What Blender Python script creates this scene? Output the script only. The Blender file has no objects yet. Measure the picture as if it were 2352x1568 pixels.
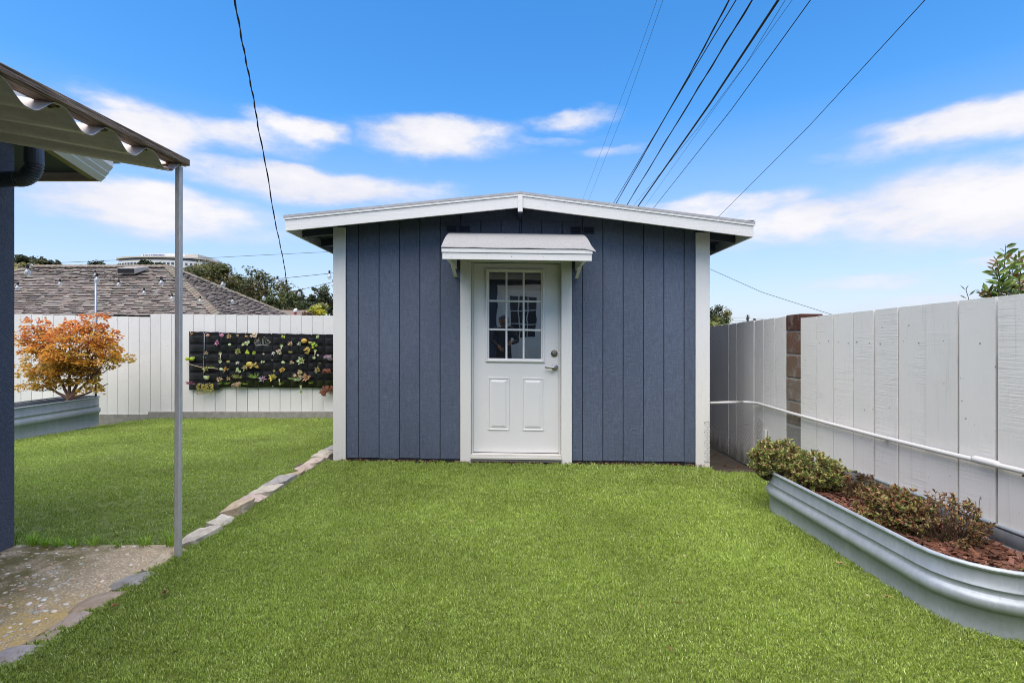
import bpy, bmesh, math, random
import numpy as np
from mathutils import Vector, Matrix, noise as mnoise

# ------------------------------------------------------------------ camera, world, sun, exposure
S = bpy.context.scene
COL = S.collection
R = math.radians
EYE = 1.2
F_, CX, CY = 1176.0, 1176.0, 784.0

cam_data = bpy.data.cameras.new('camera')
cam_data.lens = 18.0
cam_data.sensor_width = 36.0
cam_data.clip_start = 0.05
cam_data.clip_end = 5000.0
cam = bpy.data.objects.new('camera', cam_data)
cam.location = (0, 0, EYE)
cam.rotation_euler = (R(90), 0, 0)
COL.objects.link(cam)
S.camera = cam
S.render.engine = 'CYCLES'
S.cycles.max_bounces = 6
S.cycles.pixel_filter_type = 'BLACKMAN_HARRIS'
S.cycles.filter_width = 1.0
S.cycles.diffuse_bounces = 2
S.cycles.transparent_max_bounces = 8
S.view_settings.view_transform = 'Standard'
S.view_settings.look = 'None'
S.view_settings.gamma = 1.0
S.view_settings.use_curve_mapping = False
S.view_settings.exposure = 0.9

SUN_ELEV, SUN_AZ = 70.0, 205.0        # azimuth clockwise from +Y (the way the camera looks)

def pt(px, py, Y):
    """point of the place seen at photo pixel (2352 px wide) at distance Y"""
    return Vector(((px - CX) / F_ * Y, Y, EYE - (py - CY) / F_ * Y))

def build_world():
    w = bpy.data.worlds.new("World")
    S.world = w
    w.use_nodes = True
    nt = w.node_tree
    nt.nodes.clear()
    L = nt.links.new
    def nd(t, **k):
        n = nt.nodes.new(t)
        for a, b in k.items():
            setattr(n, a, b)
        return n
    def mth(op, a, b=None, c=None, clamp=False):
        n = nd('ShaderNodeMath', operation=op, use_clamp=clamp)
        for i, v in enumerate((a, b, c)):
            if v is None: continue
            if isinstance(v, (int, float)): n.inputs[i].default_value = v
            else: L(v, n.inputs[i])
        return n.outputs[0]
    out = nd('ShaderNodeOutputWorld')
    sky = nd('ShaderNodeTexSky', sky_type='NISHITA')
    sky.sun_disc = False
    sky.sun_elevation = R(SUN_ELEV)
    sky.sun_rotation = R(SUN_AZ)
    sky.altitude = 100
    sky.air_density = 1.0
    sky.dust_density = 0.6
    sky.ozone_density = 3.0
    hsv = nd('ShaderNodeHueSaturation')
    hsv.inputs['Saturation'].default_value = 1.34
    L(sky.outputs[0], hsv.inputs['Color'])
    bg = nd('ShaderNodeBackground')
    bg.inputs[1].default_value = 0.142
    L(hsv.outputs[0], bg.inputs[0])
    tc = nd('ShaderNodeTexCoord')
    sep = nd('ShaderNodeSeparateXYZ')
    L(tc.outputs['Generated'], sep.inputs[0])
    az0 = mth('ARCTAN2', sep.outputs[0], sep.outputs[1])
    # the same bank of clouds goes round the whole horizon
    az = mth('SUBTRACT', mth('PINGPONG', mth('ADD', az0, 0.86), 1.72), 0.86)
    el = mth('ARCSINE', sep.outputs[2])
    comb = nd('ShaderNodeCombineXYZ')
    L(mth('MULTIPLY', az0, 1.0), comb.inputs[0])
    L(mth('MULTIPLY', el, 2.5), comb.inputs[1])
    n1 = nd('ShaderNodeTexNoise'); n1.inputs['Scale'].default_value = 5.0; n1.inputs['Detail'].default_value = 5.0; n1.inputs['Roughness'].default_value = 0.55
    L(comb.outputs[0], n1.inputs['Vector'])
    n2 = nd('ShaderNodeTexNoise'); n2.inputs['Scale'].default_value = 11.0; n2.inputs['Detail'].default_value = 8.0; n2.inputs['Roughness'].default_value = 0.66
    L(comb.outputs[0], n2.inputs['Vector'])
    sepn = nd('ShaderNodeSeparateColor')
    L(n1.outputs['Color'], sepn.inputs[0])
    azw = mth('ADD', az, mth('MULTIPLY', mth('SUBTRACT', sepn.outputs[0], 0.5), 0.24))
    elw = mth('ADD', el, mth('MULTIPLY', mth('SUBTRACT', sepn.outputs[1], 0.5), 0.062))
    # cloud banks: centre px, py, half width, up, down, strength
    blobs = [(310, 292, 190, 60, 58, 1.0), (540, 302, 230, 34, 46, .66), (680, 296, 110, 36, 34, .95), (1000, 316, 190, 44, 40, 1.0),
             (1310, 276, 120, 17, 20, .62), (1410, 340, 90, 14, 16, .5), (720, 420, 310, 36, 34, 1.05), (350, 482, 300, 56, 52, .95),
             (520, 530, 190, 38, 30, .5), (2260, 282, 350, 50, 46, 1.0), (2250, 480, 480, 120, 90, .95), (1640, 480, 230, 36, 40, .75), (1880, 510, 330, 56, 50, .85),
             (2000, 655, 230, 26, 24, .5), (2330, 605, 130, 26, 24, .55), (1250, 320, 150, 12, 14, .35), (1900, 350, 140, 20, 18, .3), (2150, 700, 260, 22, 30, .5)]
    acc = None
    for (px, py, wpx, up, dn, st) in blobs:
        a0 = math.atan((px - CX) / F_)
        e0 = math.atan((CY - py) / F_ * math.cos(a0))
        k = math.cos(a0)
        wa = wpx / F_ * k * k * 1.12
        up2, dn2 = up / F_ * k * 1.15, dn / F_ * k * 1.15
        da = mth('DIVIDE', mth('SUBTRACT', azw, a0), wa)
        de = mth('SUBTRACT', elw, e0)
        deu = mth('DIVIDE', mth('MAXIMUM', de, 0.0), up2)
        deu = mth('MULTIPLY', deu, mth('MULTIPLY_ADD', deu, 0.9, 0.35))
        ded = mth('DIVIDE', mth('MINIMUM', de, 0.0), dn2)
        s = mth('ADD', mth('MULTIPLY', da, da), mth('ADD', mth('MULTIPLY', deu, deu), mth('MULTIPLY', ded, ded)))
        d = mth('MULTIPLY', mth('EXPONENT', mth('MULTIPLY', s, -1.25)), st)
        acc = d if acc is None else mth('MAXIMUM', acc, d)
    den = mth('ADD', mth('MULTIPLY', acc, 1.2), mth('MULTIPLY', mth('SUBTRACT', n2.outputs[0], 0.50), mth('MULTIPLY_ADD', acc, 1.7, 0.12)))
    ramp = nd('ShaderNodeValToRGB')
    ramp.color_ramp.interpolation = 'EASE'
    ramp.color_ramp.elements[0].position = 0.14; ramp.color_ramp.elements[0].color = (0, 0, 0, 1)
    ramp.color_ramp.elements[1].position = 0.98; ramp.color_ramp.elements[1].color = (1, 1, 1, 1)
    L(den, ramp.inputs[0])
    # haze towards the horizon
    hz = nd('ShaderNodeValToRGB')
    hz.color_ramp.elements[0].position = 0.0; hz.color_ramp.elements[0].color = (.85, .85, .85, 1)
    hz.color_ramp.elements[1].position = 0.40; hz.color_ramp.elements[1].color = (0, 0, 0, 1)
    L(el, hz.inputs[0])
    bgh = nd('ShaderNodeBackground'); bgh.inputs[0].default_value = (.68, .72, .94, 1); bgh.inputs[1].default_value = 0.47
    mh = nd('ShaderNodeMixShader'); L(hz.outputs[0], mh.inputs[0]); L(bg.outputs[0], mh.inputs[1]); L(bgh.outputs[0], mh.inputs[2])
    cc = nd('ShaderNodeMix', data_type='RGBA')
    cc.inputs['A'].default_value = (.70, .735, .88, 1)
    cc.inputs['B'].default_value = (.98, .96, .98, 1)
    L(mth('MULTIPLY_ADD', sepn.outputs[2], 1.7, mth('MULTIPLY_ADD', den, 0.75, -0.85), clamp=True), cc.inputs['Factor'])
    bgc = nd('ShaderNodeBackground'); bgc.inputs[1].default_value = 0.545
    L(cc.outputs['Result'], bgc.inputs[0])
    mc = nd('ShaderNodeMixShader')
    L(mth('MULTIPLY', ramp.outputs[0], 0.97), mc.inputs[0]); L(mh.outputs[0], mc.inputs[1]); L(bgc.outputs[0], mc.inputs[2])
    L(mc.outputs[0], out.inputs[0])
build_world()

sun_data = bpy.data.lights.new('sun', 'SUN')
sun_data.energy = 3.4
sun_data.angle = R(85)
sun_data.color = (1.0, 0.88, 0.71)
sun = bpy.data.objects.new('sun', sun_data)
az, e_ = R(SUN_AZ), R(SUN_ELEV)
sd = Vector((math.sin(az) * math.cos(e_), math.cos(az) * math.cos(e_), math.sin(e_)))
sun.rotation_euler = sd.to_track_quat('Z', 'Y').to_euler()
sun.location = sd * 30
COL.objects.link(sun)

# ------------------------------------------------------------------ materials
MATS = {}
class Nodes:
    def __init__(s, name):
        s.m = bpy.data.materials.new(name)
        s.m.use_nodes = True
        s.nt = s.m.node_tree
        s.p = s.nt.nodes['Principled BSDF']
        s.out = s.nt.nodes['Material Output']
    def n(s, t, **k):
        x = s.nt.nodes.new(t)
        for a, b in k.items(): setattr(x, a, b)
        return x
    def l(s, a, b): s.nt.links.new(a, b)
    def set(s, sock, v):
        if isinstance(v, (int, float)): sock.default_value = v
        elif isinstance(v, tuple): sock.default_value = (tuple(v) + (1.0,))[:len(sock.default_value)]
        else: s.l(v, sock)
    def math(s, op, a, b=None, c=None, clamp=False):
        x = s.n('ShaderNodeMath', operation=op, use_clamp=clamp)
        for i, v in enumerate((a, b, c)):
            if v is not None: s.set(x.inputs[i], v)
        return x.outputs[0]
    def coord(s, stretch=(1, 1, 1), kind='pos', offset=None):
        mp = s.n('ShaderNodeMapping')
        if kind == 'pos':
            g = s.n('ShaderNodeNewGeometry'); s.l(g.outputs['Position'], mp.inputs[0])
        else:
            g = s.n('ShaderNodeTexCoord'); s.l(g.outputs['Object'], mp.inputs[0])
        mp.inputs['Scale'].default_value = stretch
        if offset is not None: s.l(offset, mp.inputs['Location'])
        return mp.outputs[0]
    def noise(s, scale, detail=4, rough=.55, vec=None, dist=0.0):
        x = s.n('ShaderNodeTexNoise')
        x.inputs['Scale'].default_value = scale; x.inputs['Detail'].default_value = detail
        x.inputs['Roughness'].default_value = rough; x.inputs['Distortion'].default_value = dist
        if vec is not None: s.l(vec, x.inputs['Vector'])
        return x.outputs[0]
    def ramp(s, v, stops, interp='LINEAR'):
        x = s.n('ShaderNodeValToRGB')
        cr = x.color_ramp; cr.interpolation = interp
        while len(cr.elements) < len(stops): cr.elements.new(0.5)
        for e, (p, c) in zip(cr.elements, stops):
            e.position = p
            e.color = (c, c, c, 1) if isinstance(c, (int, float)) else tuple(c) + (1,)
        s.set(x.inputs[0], v)
        return x.outputs[0]
    def mix(s, f, a, b, blend='MIX'):
        x = s.n('ShaderNodeMix', data_type='RGBA', blend_type=blend)
        s.set(x.inputs['Factor'], f); s.set(x.inputs['A'], a); s.set(x.inputs['B'], b)
        return x.outputs['Result']
    def scale_col(s, col, f):
        x = s.n('ShaderNodeVectorMath', operation='SCALE')
        s.set(x.inputs[0], col[:3] if isinstance(col, tuple) else col); s.set(x.inputs['Scale'], f)
        return x.outputs[0]
    def bump(s, h, strength=.3, dist=.01):
        b = s.n('ShaderNodeBump'); b.inputs['Strength'].default_value = strength; b.inputs['Distance'].default_value = dist
        s.l(h, b.inputs['Height']); s.l(b.outputs[0], s.p.inputs['Normal'])
    def rnd(s):
        return s.n('ShaderNodeObjectInfo').outputs['Random']
    def done(s, col=None, rough=.6, metal=0.0, spec=.4):
        if col is not None: s.set(s.p.inputs['Base Color'], col)
        s.set(s.p.inputs['Roughness'], rough); s.set(s.p.inputs['Metallic'], metal)
        s.p.inputs['Specular IOR Level'].default_value = spec
        return s.m

def mat_plain(name, col, rough=.6, metal=0., scale=8., amt=.25, stretch=(1, 1, 1), bump=.0, bscale=60, kind='pos', spec=.4, rnd=0.0):
    if name in MATS: return MATS[name]
    n = Nodes(name)
    v = n.noise(scale, 5, .6, n.coord(stretch, kind))
    f = n.math('MULTIPLY_ADD', v, 2 * amt, 1 - amt)
    if rnd: f = n.math('MULTIPLY', f, n.math('MULTIPLY_ADD', n.rnd(), 2 * rnd, 1 - rnd))
    if bump:
        n.bump(n.noise(bscale, 4, .6, n.coord(stretch, kind)), bump, .004)
    MATS[name] = n.done(n.scale_col(col, f), rough, metal, spec)
    return MATS[name]

def mat_vcol(name, rough=.6, spec=.3, trans=0.0, amt=.2, scale=20., rnd=0., bump=0.):
    """colour of each piece comes from the Col attribute of its faces"""
    if name in MATS: return MATS[name]
    n = Nodes(name)
    a = n.n('ShaderNodeAttribute', attribute_name='Col')
    f = n.math('MULTIPLY_ADD', n.noise(scale, 4, .6, n.coord()), 2 * amt, 1 - amt)
    if rnd: f = n.math('MULTIPLY', f, n.math('MULTIPLY_ADD', n.rnd(), 2 * rnd, 1 - rnd))
    c = n.scale_col(a.outputs['Color'], f)
    if bump: n.bump(n.noise(90, 4, .6, n.coord()), bump, .004)
    m = n.done(c, rough, 0, spec)
    if trans:
        t = n.n('ShaderNodeBsdfTranslucent'); n.l(c, t.inputs[0])
        mx = n.n('ShaderNodeMixShader'); mx.inputs[0].default_value = trans
        n.l(n.p.outputs[0], mx.inputs[1]); n.l(t.outputs[0], mx.inputs[2]); n.l(mx.outputs[0], n.out.inputs[0])
    MATS[name] = m
    return m

def mat_white_paint(name='white_painted_wood', col=(.70, .69, .66), saw=True, dirt=True, horiz=False):
    if name in MATS: return MATS[name]
    n = Nodes(name)
    off = n.n('ShaderNodeCombineXYZ'); r = n.rnd(); n.l(n.math('MULTIPLY', r, 37.0), off.inputs[2]); n.l(n.math('MULTIPLY', r, 11.0), off.inputs[0])
    big = n.noise(1.6, 4, .6, n.coord((1.6, 1.6, .5), 'pos', off.outputs[0]))
    saww = n.noise(7., 3, .55, n.coord((.5, .5, 13), 'pos', off.outputs[0]), .5)
    grain = n.noise(26., 4, .65, n.coord((.14, 2.5, 2.5) if horiz else (2.5, 2.5, .16), 'pos', off.outputs[0]), .8)
    patch = n.ramp(n.noise(2.2, 3, .6, n.coord((1, 1, .8), 'pos', off.outputs[0])), [(.44, 0), (.62, 1)])
    spots = n.noise(30., 2, .5, n.coord((1, 1, 1), 'pos', off.outputs[0]))
    c = n.scale_col(col, n.math('MULTIPLY_ADD', big, .14, .93))
    c = n.scale_col(c, n.math('MULTIPLY_ADD', r, .10, .95))
    if saw: c = n.mix(n.math('MULTIPLY', patch, n.ramp(saww, [(.56, 0), (.70, .22)])), c, (.40, .395, .38))
    c = n.mix(n.ramp(grain, [(.66, 0), (.76, .22 if saw else .75 if horiz else .5)]), c, (.30, .285, .265))
    c = n.mix(n.ramp(spots, [(.735, 0), (.76, .7)]), c, (.16, .14, .12))
    if name == 'white_painted_fence':
        g = n.n('ShaderNodeNewGeometry'); sp_ = n.n('ShaderNodeSeparateXYZ'); n.l(g.outputs['Position'], sp_.inputs[0])
        st = n.noise(9., 4, .65, n.coord((1.4, 1.4, .5), 'pos', off.outputs[0]))
        low = n.math('DIVIDE', n.math('SUBTRACT', .20, sp_.outputs[2]), .36, clamp=True)
        c = n.mix(n.math('MULTIPLY', n.ramp(n.math('MULTIPLY_ADD', low, .55, n.math('MULTIPLY', st, .75)), [(.56, 0), (.80, 1)]), .75), c, (.085, .085, .04))
        run = n.noise(30., 3, .6, n.coord((1.6, 1.6, .05), 'pos', off.outputs[0]))
        c = n.mix(n.ramp(run, [(.60, 0), (.74, .22)]), c, (.36, .34, .30))
    h = n.math('ADD', n.math('MULTIPLY', n.math('MULTIPLY', saww, patch), .9 if saw else .1), n.math('MULTIPLY', grain, .35 if saw else .6))
    n.bump(h, .6, .005)
    MATS[name] = n.done(c, .55, 0, .35)
    return MATS[name]

def mat_siding():
    if 'navy_siding' in MATS: return MATS['navy_siding']
    n = Nodes('navy_siding')
    off = n.n('ShaderNodeCombineXYZ'); r = n.rnd(); n.l(n.math('MULTIPLY', r, 31.0), off.inputs[2]); n.l(n.math('MULTIPLY', r, 17.0), off.inputs[0])
    figure = n.noise(5.0, 1, .4, n.coord((1.6, 1.6, .55), 'pos', off.outputs[0]))
    rings = n.math('FRACT', n.math('MULTIPLY', figure, 26.0))
    rings = n.math('ABSOLUTE', n.math('SUBTRACT', rings, .5))
    saww = n.noise(12., 3, .65, n.coord((.9, .9, 9), 'pos', off.outputs[0]), .3)
    grain = n.noise(36., 4, .65, n.coord((3, 3, .25), 'pos', off.outputs[0]), .5)
    big = n.noise(1.3, 4, .55, n.coord((1, 1, .7), 'pos'))
    spots = n.noise(45., 2, .5, n.coord())
    f = n.math('ADD', n.math('MULTIPLY_ADD', big, .36, .30), n.math('MULTIPLY', grain, .70))
    f = n.math('ADD', f, n.math('MULTIPLY', rings, .38))
    f = n.math('ADD', f, n.math('MULTIPLY', n.ramp(saww, [(.5, 0), (.68, 1)]), .22))
    c = n.scale_col((.098, .124, .180), f)
    c = n.mix(n.ramp(spots, [(.775, 0), (.785, .6)]), c, (.4, .42, .46))
    c = n.scale_col(c, n.math('MULTIPLY_ADD', r, .16, .90))
    n.bump(n.math('ADD', n.math('MULTIPLY', saww, .9), n.math('ADD', n.math('MULTIPLY', grain, .9), n.math('MULTIPLY', rings, .5))), .55, .005)
    MATS['navy_siding'] = n.done(c, .55, 0, .35)
    return MATS['navy_siding']

def mat_galv(name='galvanized_steel', col=(.345, .39, .435)):
    if name in MATS: return MATS[name]
    n = Nodes(name)
    vo = n.n('ShaderNodeTexVoronoi'); vo.inputs['Scale'].default_value = 75
    n.l(n.coord((1, 1, .55)), vo.inputs['Vector'])
    streak = n.noise(9., 4, .6, n.coord((1.5, 1.5, .12)), .3)
    big = n.noise(3., 4, .6, n.coord())
    f = n.math('ADD', n.math('MULTIPLY_ADD', vo.outputs['Color'], .16, .66), n.math('ADD', n.math('MULTIPLY', streak, .34), n.math('MULTIPLY', big, .26)))
    c = n.scale_col(col, f)
    c = n.mix(n.ramp(streak, [(.64, 0), (.8, .5)]), c, (.62, .66, .68))
    n.bump(n.noise(6, 3, .5, n.coord((1, 1, .3))), .12, .01)
    MATS[name] = n.done(c, n.math('MULTIPLY_ADD', big, .25, .28), .3, .5)
    return MATS[name]

def mat_turf():
    if 'turf' in MATS: return MATS['turf']
    n = Nodes('turf')
    a = n.n('ShaderNodeAttribute', attribute_name='Col')
    big = n.noise(1.1, 3, .55, n.coord())
    mid = n.noise(5.5, 4, .6, n.coord())
    f = n.math('ADD', n.math('MULTIPLY_ADD', big, 1.35, .36), n.math('MULTIPLY', mid, .72))
    c = n.scale_col(a.outputs['Color'], f)
    c = n.mix(n.ramp(mid, [(.5, 0), (.75, .16)]), c, (.21, .27, .10))
    m = n.done(c, .42, 0, .45)
    t = n.n('ShaderNodeBsdfTranslucent'); n.l(c, t.inputs[0])
    mx = n.n('ShaderNodeMixShader'); mx.inputs[0].default_value = .35
    n.l(n.p.outputs[0], mx.inputs[1]); n.l(t.outputs[0], mx.inputs[2]); n.l(mx.outputs[0], n.out.inputs[0])
    MATS['turf'] = m
    return m

def mat_window():
    if 'window_glass' in MATS: return MATS['window_glass']
    n = Nodes('window_glass')
    gl = n.n('ShaderNodeBsdfGlossy'); gl.inputs['Roughness'].default_value = .01; gl.inputs['Color'].default_value = (.95, .90, .84, 1)
    b = n.n('ShaderNodeBump'); b.inputs['Strength'].default_value = .05; b.inputs['Distance'].default_value = .01
    n.l(n.noise(5, 1, .4, n.coord()), b.inputs['Height']); n.l(b.outputs[0], gl.inputs['Normal'])
    n.done((.008, .010, .016), .3, 0, .2)
    mx = n.n('ShaderNodeMixShader'); mx.inputs[0].default_value = .42
    n.l(n.p.outputs[0], mx.inputs[1]); n.l(gl.outputs[0], mx.inputs[2]); n.l(mx.outputs[0], n.out.inputs[0])
    MATS['window_glass'] = n.m
    return n.m

# ------------------------------------------------------------------ mesh building
ORG = {}
class MB:
    def __init__(s, xf=None):
        s.v, s.f, s.c, s.xf = [], [], [], xf
        s.col = None
    def add(s, verts, faces, col=None):
        b = len(s.v)
        s.v += [Vector(x) for x in verts]
        s.f += [tuple(b + i for i in f) for f in faces]
        cc = col if col is not None else s.col
        s.c += [cc] * len(faces)
        return b
    def box(s, x0, x1, y0, y1, z0, z1, ch=0.0, col=None, axis='z'):
        if not ch:
            v = [(x0, y0, z0), (x1, y0, z0), (x1, y1, z0), (x0, y1, z0), (x0, y0, z1), (x1, y0, z1), (x1, y1, z1), (x0, y1, z1)]
            s.add(v, [(0, 3, 2, 1), (4, 5, 6, 7), (0, 1, 5, 4), (1, 2, 6, 5), (2, 3, 7, 6), (3, 0, 4, 7)], col)
            return s
        if axis == 'z': a0, a1, b0, b1, l0, l1 = x0, x1, y0, y1, z0, z1; fn = lambda a, b, l: (a, b, l)
        elif axis == 'x': a0, a1, b0, b1, l0, l1 = y0, y1, z0, z1, x0, x1; fn = lambda a, b, l: (l, a, b)
        else: a0, a1, b0, b1, l0, l1 = z0, z1, x0, x1, y0, y1; fn = lambda a, b, l: (b, l, a)
        pr = [(a0 + ch, b0), (a1 - ch, b0), (a1, b0 + ch), (a1, b1 - ch), (a1 - ch, b1), (a0 + ch, b1), (a0, b1 - ch), (a0, b0 + ch)]
        v = [fn(a, b, l0) for a, b in pr] + [fn(a, b, l1) for a, b in pr]
        s.add(v, [tuple(range(7, -1, -1)), tuple(range(8, 16))] + [(i, (i + 1) % 8, 8 + (i + 1) % 8, 8 + i) for i in range(8)], col)
        return s
    def hexa(s, p, col=None):
        """p: 8 points, bottom loop then top loop"""
        s.add(p, [(0, 3, 2, 1), (4, 5, 6, 7), (0, 1, 5, 4), (1, 2, 6, 5), (2, 3, 7, 6), (3, 0, 4, 7)], col)
        return s
    def tube(s, pts, r, n=8, caps=True, col=None, up=None):
        pts = [Vector(p) for p in pts]
        rs = r if isinstance(r, (list, tuple)) else [r] * len(pts)
        base = len(s.v); vs = []
        prev = None
        for i, p in enumerate(pts):
            d = (pts[min(i + 1, len(pts) - 1)] - pts[max(i - 1, 0)])
            if d.length < 1e-9: d = Vector((0, 0, 1))
            d.normalize()
            if prev is None:
                a = Vector((0, 0, 1)) if abs(d.z) < .9 else Vector((1, 0, 0))
                prev = d.cross(a).normalized()
            u = (prev - d * prev.dot(d))
            u = u.normalized() if u.length > 1e-6 else d.orthogonal().normalized()
            w = d.cross(u); prev = u
            for k in range(n):
                t = 2 * math.pi * k / n
                vs.append(p + (u * math.cos(t) + w * math.sin(t)) * rs[i])
        fs = []
        for i in range(len(pts) - 1):
            for k in range(n):
                a, b = i * n + k, i * n + (k + 1) % n
                fs.append((a, b, b + n, a + n))
        if caps:
            fs.append(tuple(range(n - 1, -1, -1)))
            fs.append(tuple((len(pts) - 1) * n + k for k in range(n)))
        s.add(vs, fs, col)
        return s
    def loft(s, loops, closed=True, cap0=False, cap1=False, col=None):
        n = len(loops[0]); vs = [v for lp in loops for v in lp]; fs = []
        for i in range(len(loops) - 1):
            for k in range(n if closed else n - 1):
                a, b = i * n + k, i * n + (k + 1) % n
                fs.append((a, b, b + n, a + n))
        if cap0: fs.append(tuple(range(n - 1, -1, -1)))
        if cap1: fs.append(tuple((len(loops) - 1) * n + k for k in range(n)))
        s.add(vs, fs, col)
        return s
    def ico(s, c, r, sub=1, scale=(1, 1, 1), jit=0, col=None, rot=None):
        vs, fs = ICO[sub]
        c = Vector(c); o = []
        for v in vs:
            k = 1 + (random.uniform(-jit, jit) if jit else 0)
            q = Vector((v[0] * scale[0], v[1] * scale[1], v[2] * scale[2])) * r * k
            if rot is not None: q = rot @ q
            o.append(c + q)
        s.add(o, fs, col)
        return s
    def leaf(s, p, d, n, ln, w, col=None, fold=.25):
        """a leaf of two triangles pairs: p base, d direction, n normal"""
        d = Vector(d).normalized(); n = Vector(n)
        sd_ = d.cross(n)
        if sd_.length < 1e-5: sd_ = d.orthogonal()
        sd_.normalize(); up = sd_.cross(d)
        p = Vector(p)
        s.add([p, p + d * ln * .45 + sd_ * w * .5 + up * w * fold, p + d * ln, p + d * ln * .45 - sd_ * w * .5 + up * w * fold], [(0, 1, 2), (0, 2, 3)], col)
        return s
    def build(s, name, m, parent=None, smooth=False, loc=None):
        me = bpy.data.meshes.new(name)
        vs = [s.xf(v) for v in s.v] if s.xf else s.v
        if parent is not None: org = ORG.get(parent.name, Vector())
        elif loc is not None: org = Vector(loc)
        else:
            xs = [v.x for v in vs]; ys = [v.y for v in vs]; zs = [v.z for v in vs]
            org = Vector(((min(xs) + max(xs)) / 2, (min(ys) + max(ys)) / 2, min(zs)))
        me.from_pydata([tuple(v - org) for v in vs], [], s.f)
        if any(c is not None for c in s.c):
            ca = me.color_attributes.new('Col', 'FLOAT_COLOR', 'CORNER')
            buf = []
            for f, c in zip(s.f, s.c):
                c = c or (.5, .5, .5)
                buf += [c[0], c[1], c[2], 1.0] * len(f)
            ca.data.foreach_set('color', buf)
        if smooth: me.polygons.foreach_set('use_smooth', [True] * len(me.polygons))
        me.materials.append(m)
        me.update()
        o = bpy.data.objects.new(name, me)
        COL.objects.link(o)
        if parent is not None: o.parent = parent
        else: o.location = org
        ORG[o.name] = org
        return o

def make_ico():
    d = {}
    for sub in (0, 1, 2):
        bm = bmesh.new(); bmesh.ops.create_icosphere(bm, subdivisions=sub + 1 if sub else 1, radius=1)
        d[sub] = ([tuple(v.co) for v in bm.verts], [tuple(v.index for v in f.verts) for f in bm.faces])
        bm.free()
    return d
ICO = make_ico()

def thing(name, label, cat, loc=(0, 0, 0), group=None):
    o = bpy.data.objects.new(name, None); COL.objects.link(o)
    o.empty_display_size = .1
    o.location = loc; o['label'] = label; o['category'] = cat
    if group: o['group'] = group
    ORG[o.name] = Vector(loc)
    return o
def tag(o, label, cat, group=None, kind=None):
    o['label'] = label; o['category'] = cat
    if group: o['group'] = group
    if kind: o['kind'] = kind
    return o
def struct(o):
    o['kind'] = 'structure'; return o
def stuff(o):
    o['kind'] = 'stuff'; return o
def smooth01(a, b, x):
    t = max(0., min(1., (x - a) / (b - a))); return t * t * (3 - 2 * t)
rng = random.Random(7)
random.seed(7)
def vary(c, a=.15):
    k = 1 + rng.uniform(-a, a)
    return (max(0, c[0] * k * (1 + rng.uniform(-a, a) * .4)), max(0, c[1] * k), max(0, c[2] * k * (1 + rng.uniform(-a, a) * .4)))
# ------------------------------------------------------------------ ground, lawns, pad
def g_up(x, y):
    return -.0135 * x * smooth01(2.2, 4.9, y) - .012 * smooth01(1.4, 2.6, x) + .006 * mnoise.noise(Vector((x * .9, y * .9, 3)))
def g_lo(x, y):
    return -.03 - max(0, y - 3.05) * .0272 - .10 * smooth01(-6.3, -7.5, x) * smooth01(7.3, 9.3, y) + .008 * mnoise.noise(Vector((x * .8, y * .8, 9)))
def sheet(name, x0, x1, y0, y1, nx, ny, fz, m, parent=None):
    b = MB()
    vs = [(x0 + (x1 - x0) * i / nx, y0 + (y1 - y0) * j / ny) for j in range(ny + 1) for i in range(nx + 1)]
    b.add([(x, y, fz(x, y)) for x, y in vs], [(j * (nx + 1) + i, j * (nx + 1) + i + 1, (j + 1) * (nx + 1) + i + 1, (j + 1) * (nx + 1) + i) for j in range(ny) for i in range(nx)])
    return b.build(name, m, parent, True)

m_soil = mat_plain('bare_soil', (.085, .066, .045), .95, 0, 7, .5, bump=.6, bscale=40)
m_ground = mat_plain('dry_ground', (.10, .095, .06), .95, 0, .3, .4)
m_thatch = mat_plain('turf_backing', (.11, .145, .03), .9, 0, 30, .5, bump=.5, bscale=150)

b = MB(); b.add([(-2500, -300, -.55), (2500, -300, -.55), (2500, 3000, -.55), (-2500, 3000, -.55)], [(0, 1, 2, 3)])
struct(b.build('ground', m_ground))
struct(sheet('upper_lawn', -1.93, 2.52, -2.2, 4.88, 30, 40, lambda x, y: g_up(x, y) - .012, m_thatch))
struct(sheet('lower_lawn', -9.5, -1.9, 3.06, 9.46, 40, 36, lambda x, y: g_lo(x, y) - .012, m_thatch))
struct(sheet('soil_strip', -2.1, 3.2, 4.87, 9.46, 22, 22, lambda x, y: g_up(x, 4.9) - .03 - .055 * smooth01(4.87, 5.6, y) + .02 * mnoise.noise(Vector((x * 4, y * 4, 0))), m_soil))
b = MB(); b.box(-1.93, -1.9, 3.0, 9.4, -.5, -.05)
struct(b.build('soil_bank', m_soil))

# ---- turf blades
def clump(name, nb, rad, h0, h1, w, seed, lean):
    r = random.Random(seed); mb = MB()
    for i in range(nb):
        a = r.uniform(0, 6.283); d = rad * math.sqrt(r.random())
        p = Vector((d * math.cos(a), d * math.sin(a), -.006))
        h = r.uniform(h0, h1); yaw = r.uniform(0, 6.283)
        ld = Vector((math.cos(yaw), math.sin(yaw), 0)) * r.uniform(.15, .75) + Vector(lean)
        sd_ = Vector((-math.sin(yaw + r.uniform(-.6, .6)), math.cos(yaw), 0)).normalized() * w * r.uniform(.7, 1.3) * .5
        m1 = p + Vector((0, 0, h * .55)) + ld * h * .28
        t = p + Vector((0, 0, h)) + ld * h * .95
        q = r.random()
        if q < .60: c = (.225, .305, .05)
        elif q < .82: c = (.35, .44, .125)
        elif q < .955: c = (.10, .155, .024)
        else: c = (.50, .56, .26)
        k = r.uniform(.75, 1.25); c = tuple(x * k for x in c)
        mb.add([p - sd_, p + sd_, m1 + sd_ * .85, m1 - sd_ * .85, t], [(0, 1, 2, 3), (3, 2, 4)], c)
    o = mb.build(name, mat_turf(), None, False, (0, 0, 0))
    COL.objects.unlink(o)
    return o

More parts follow.
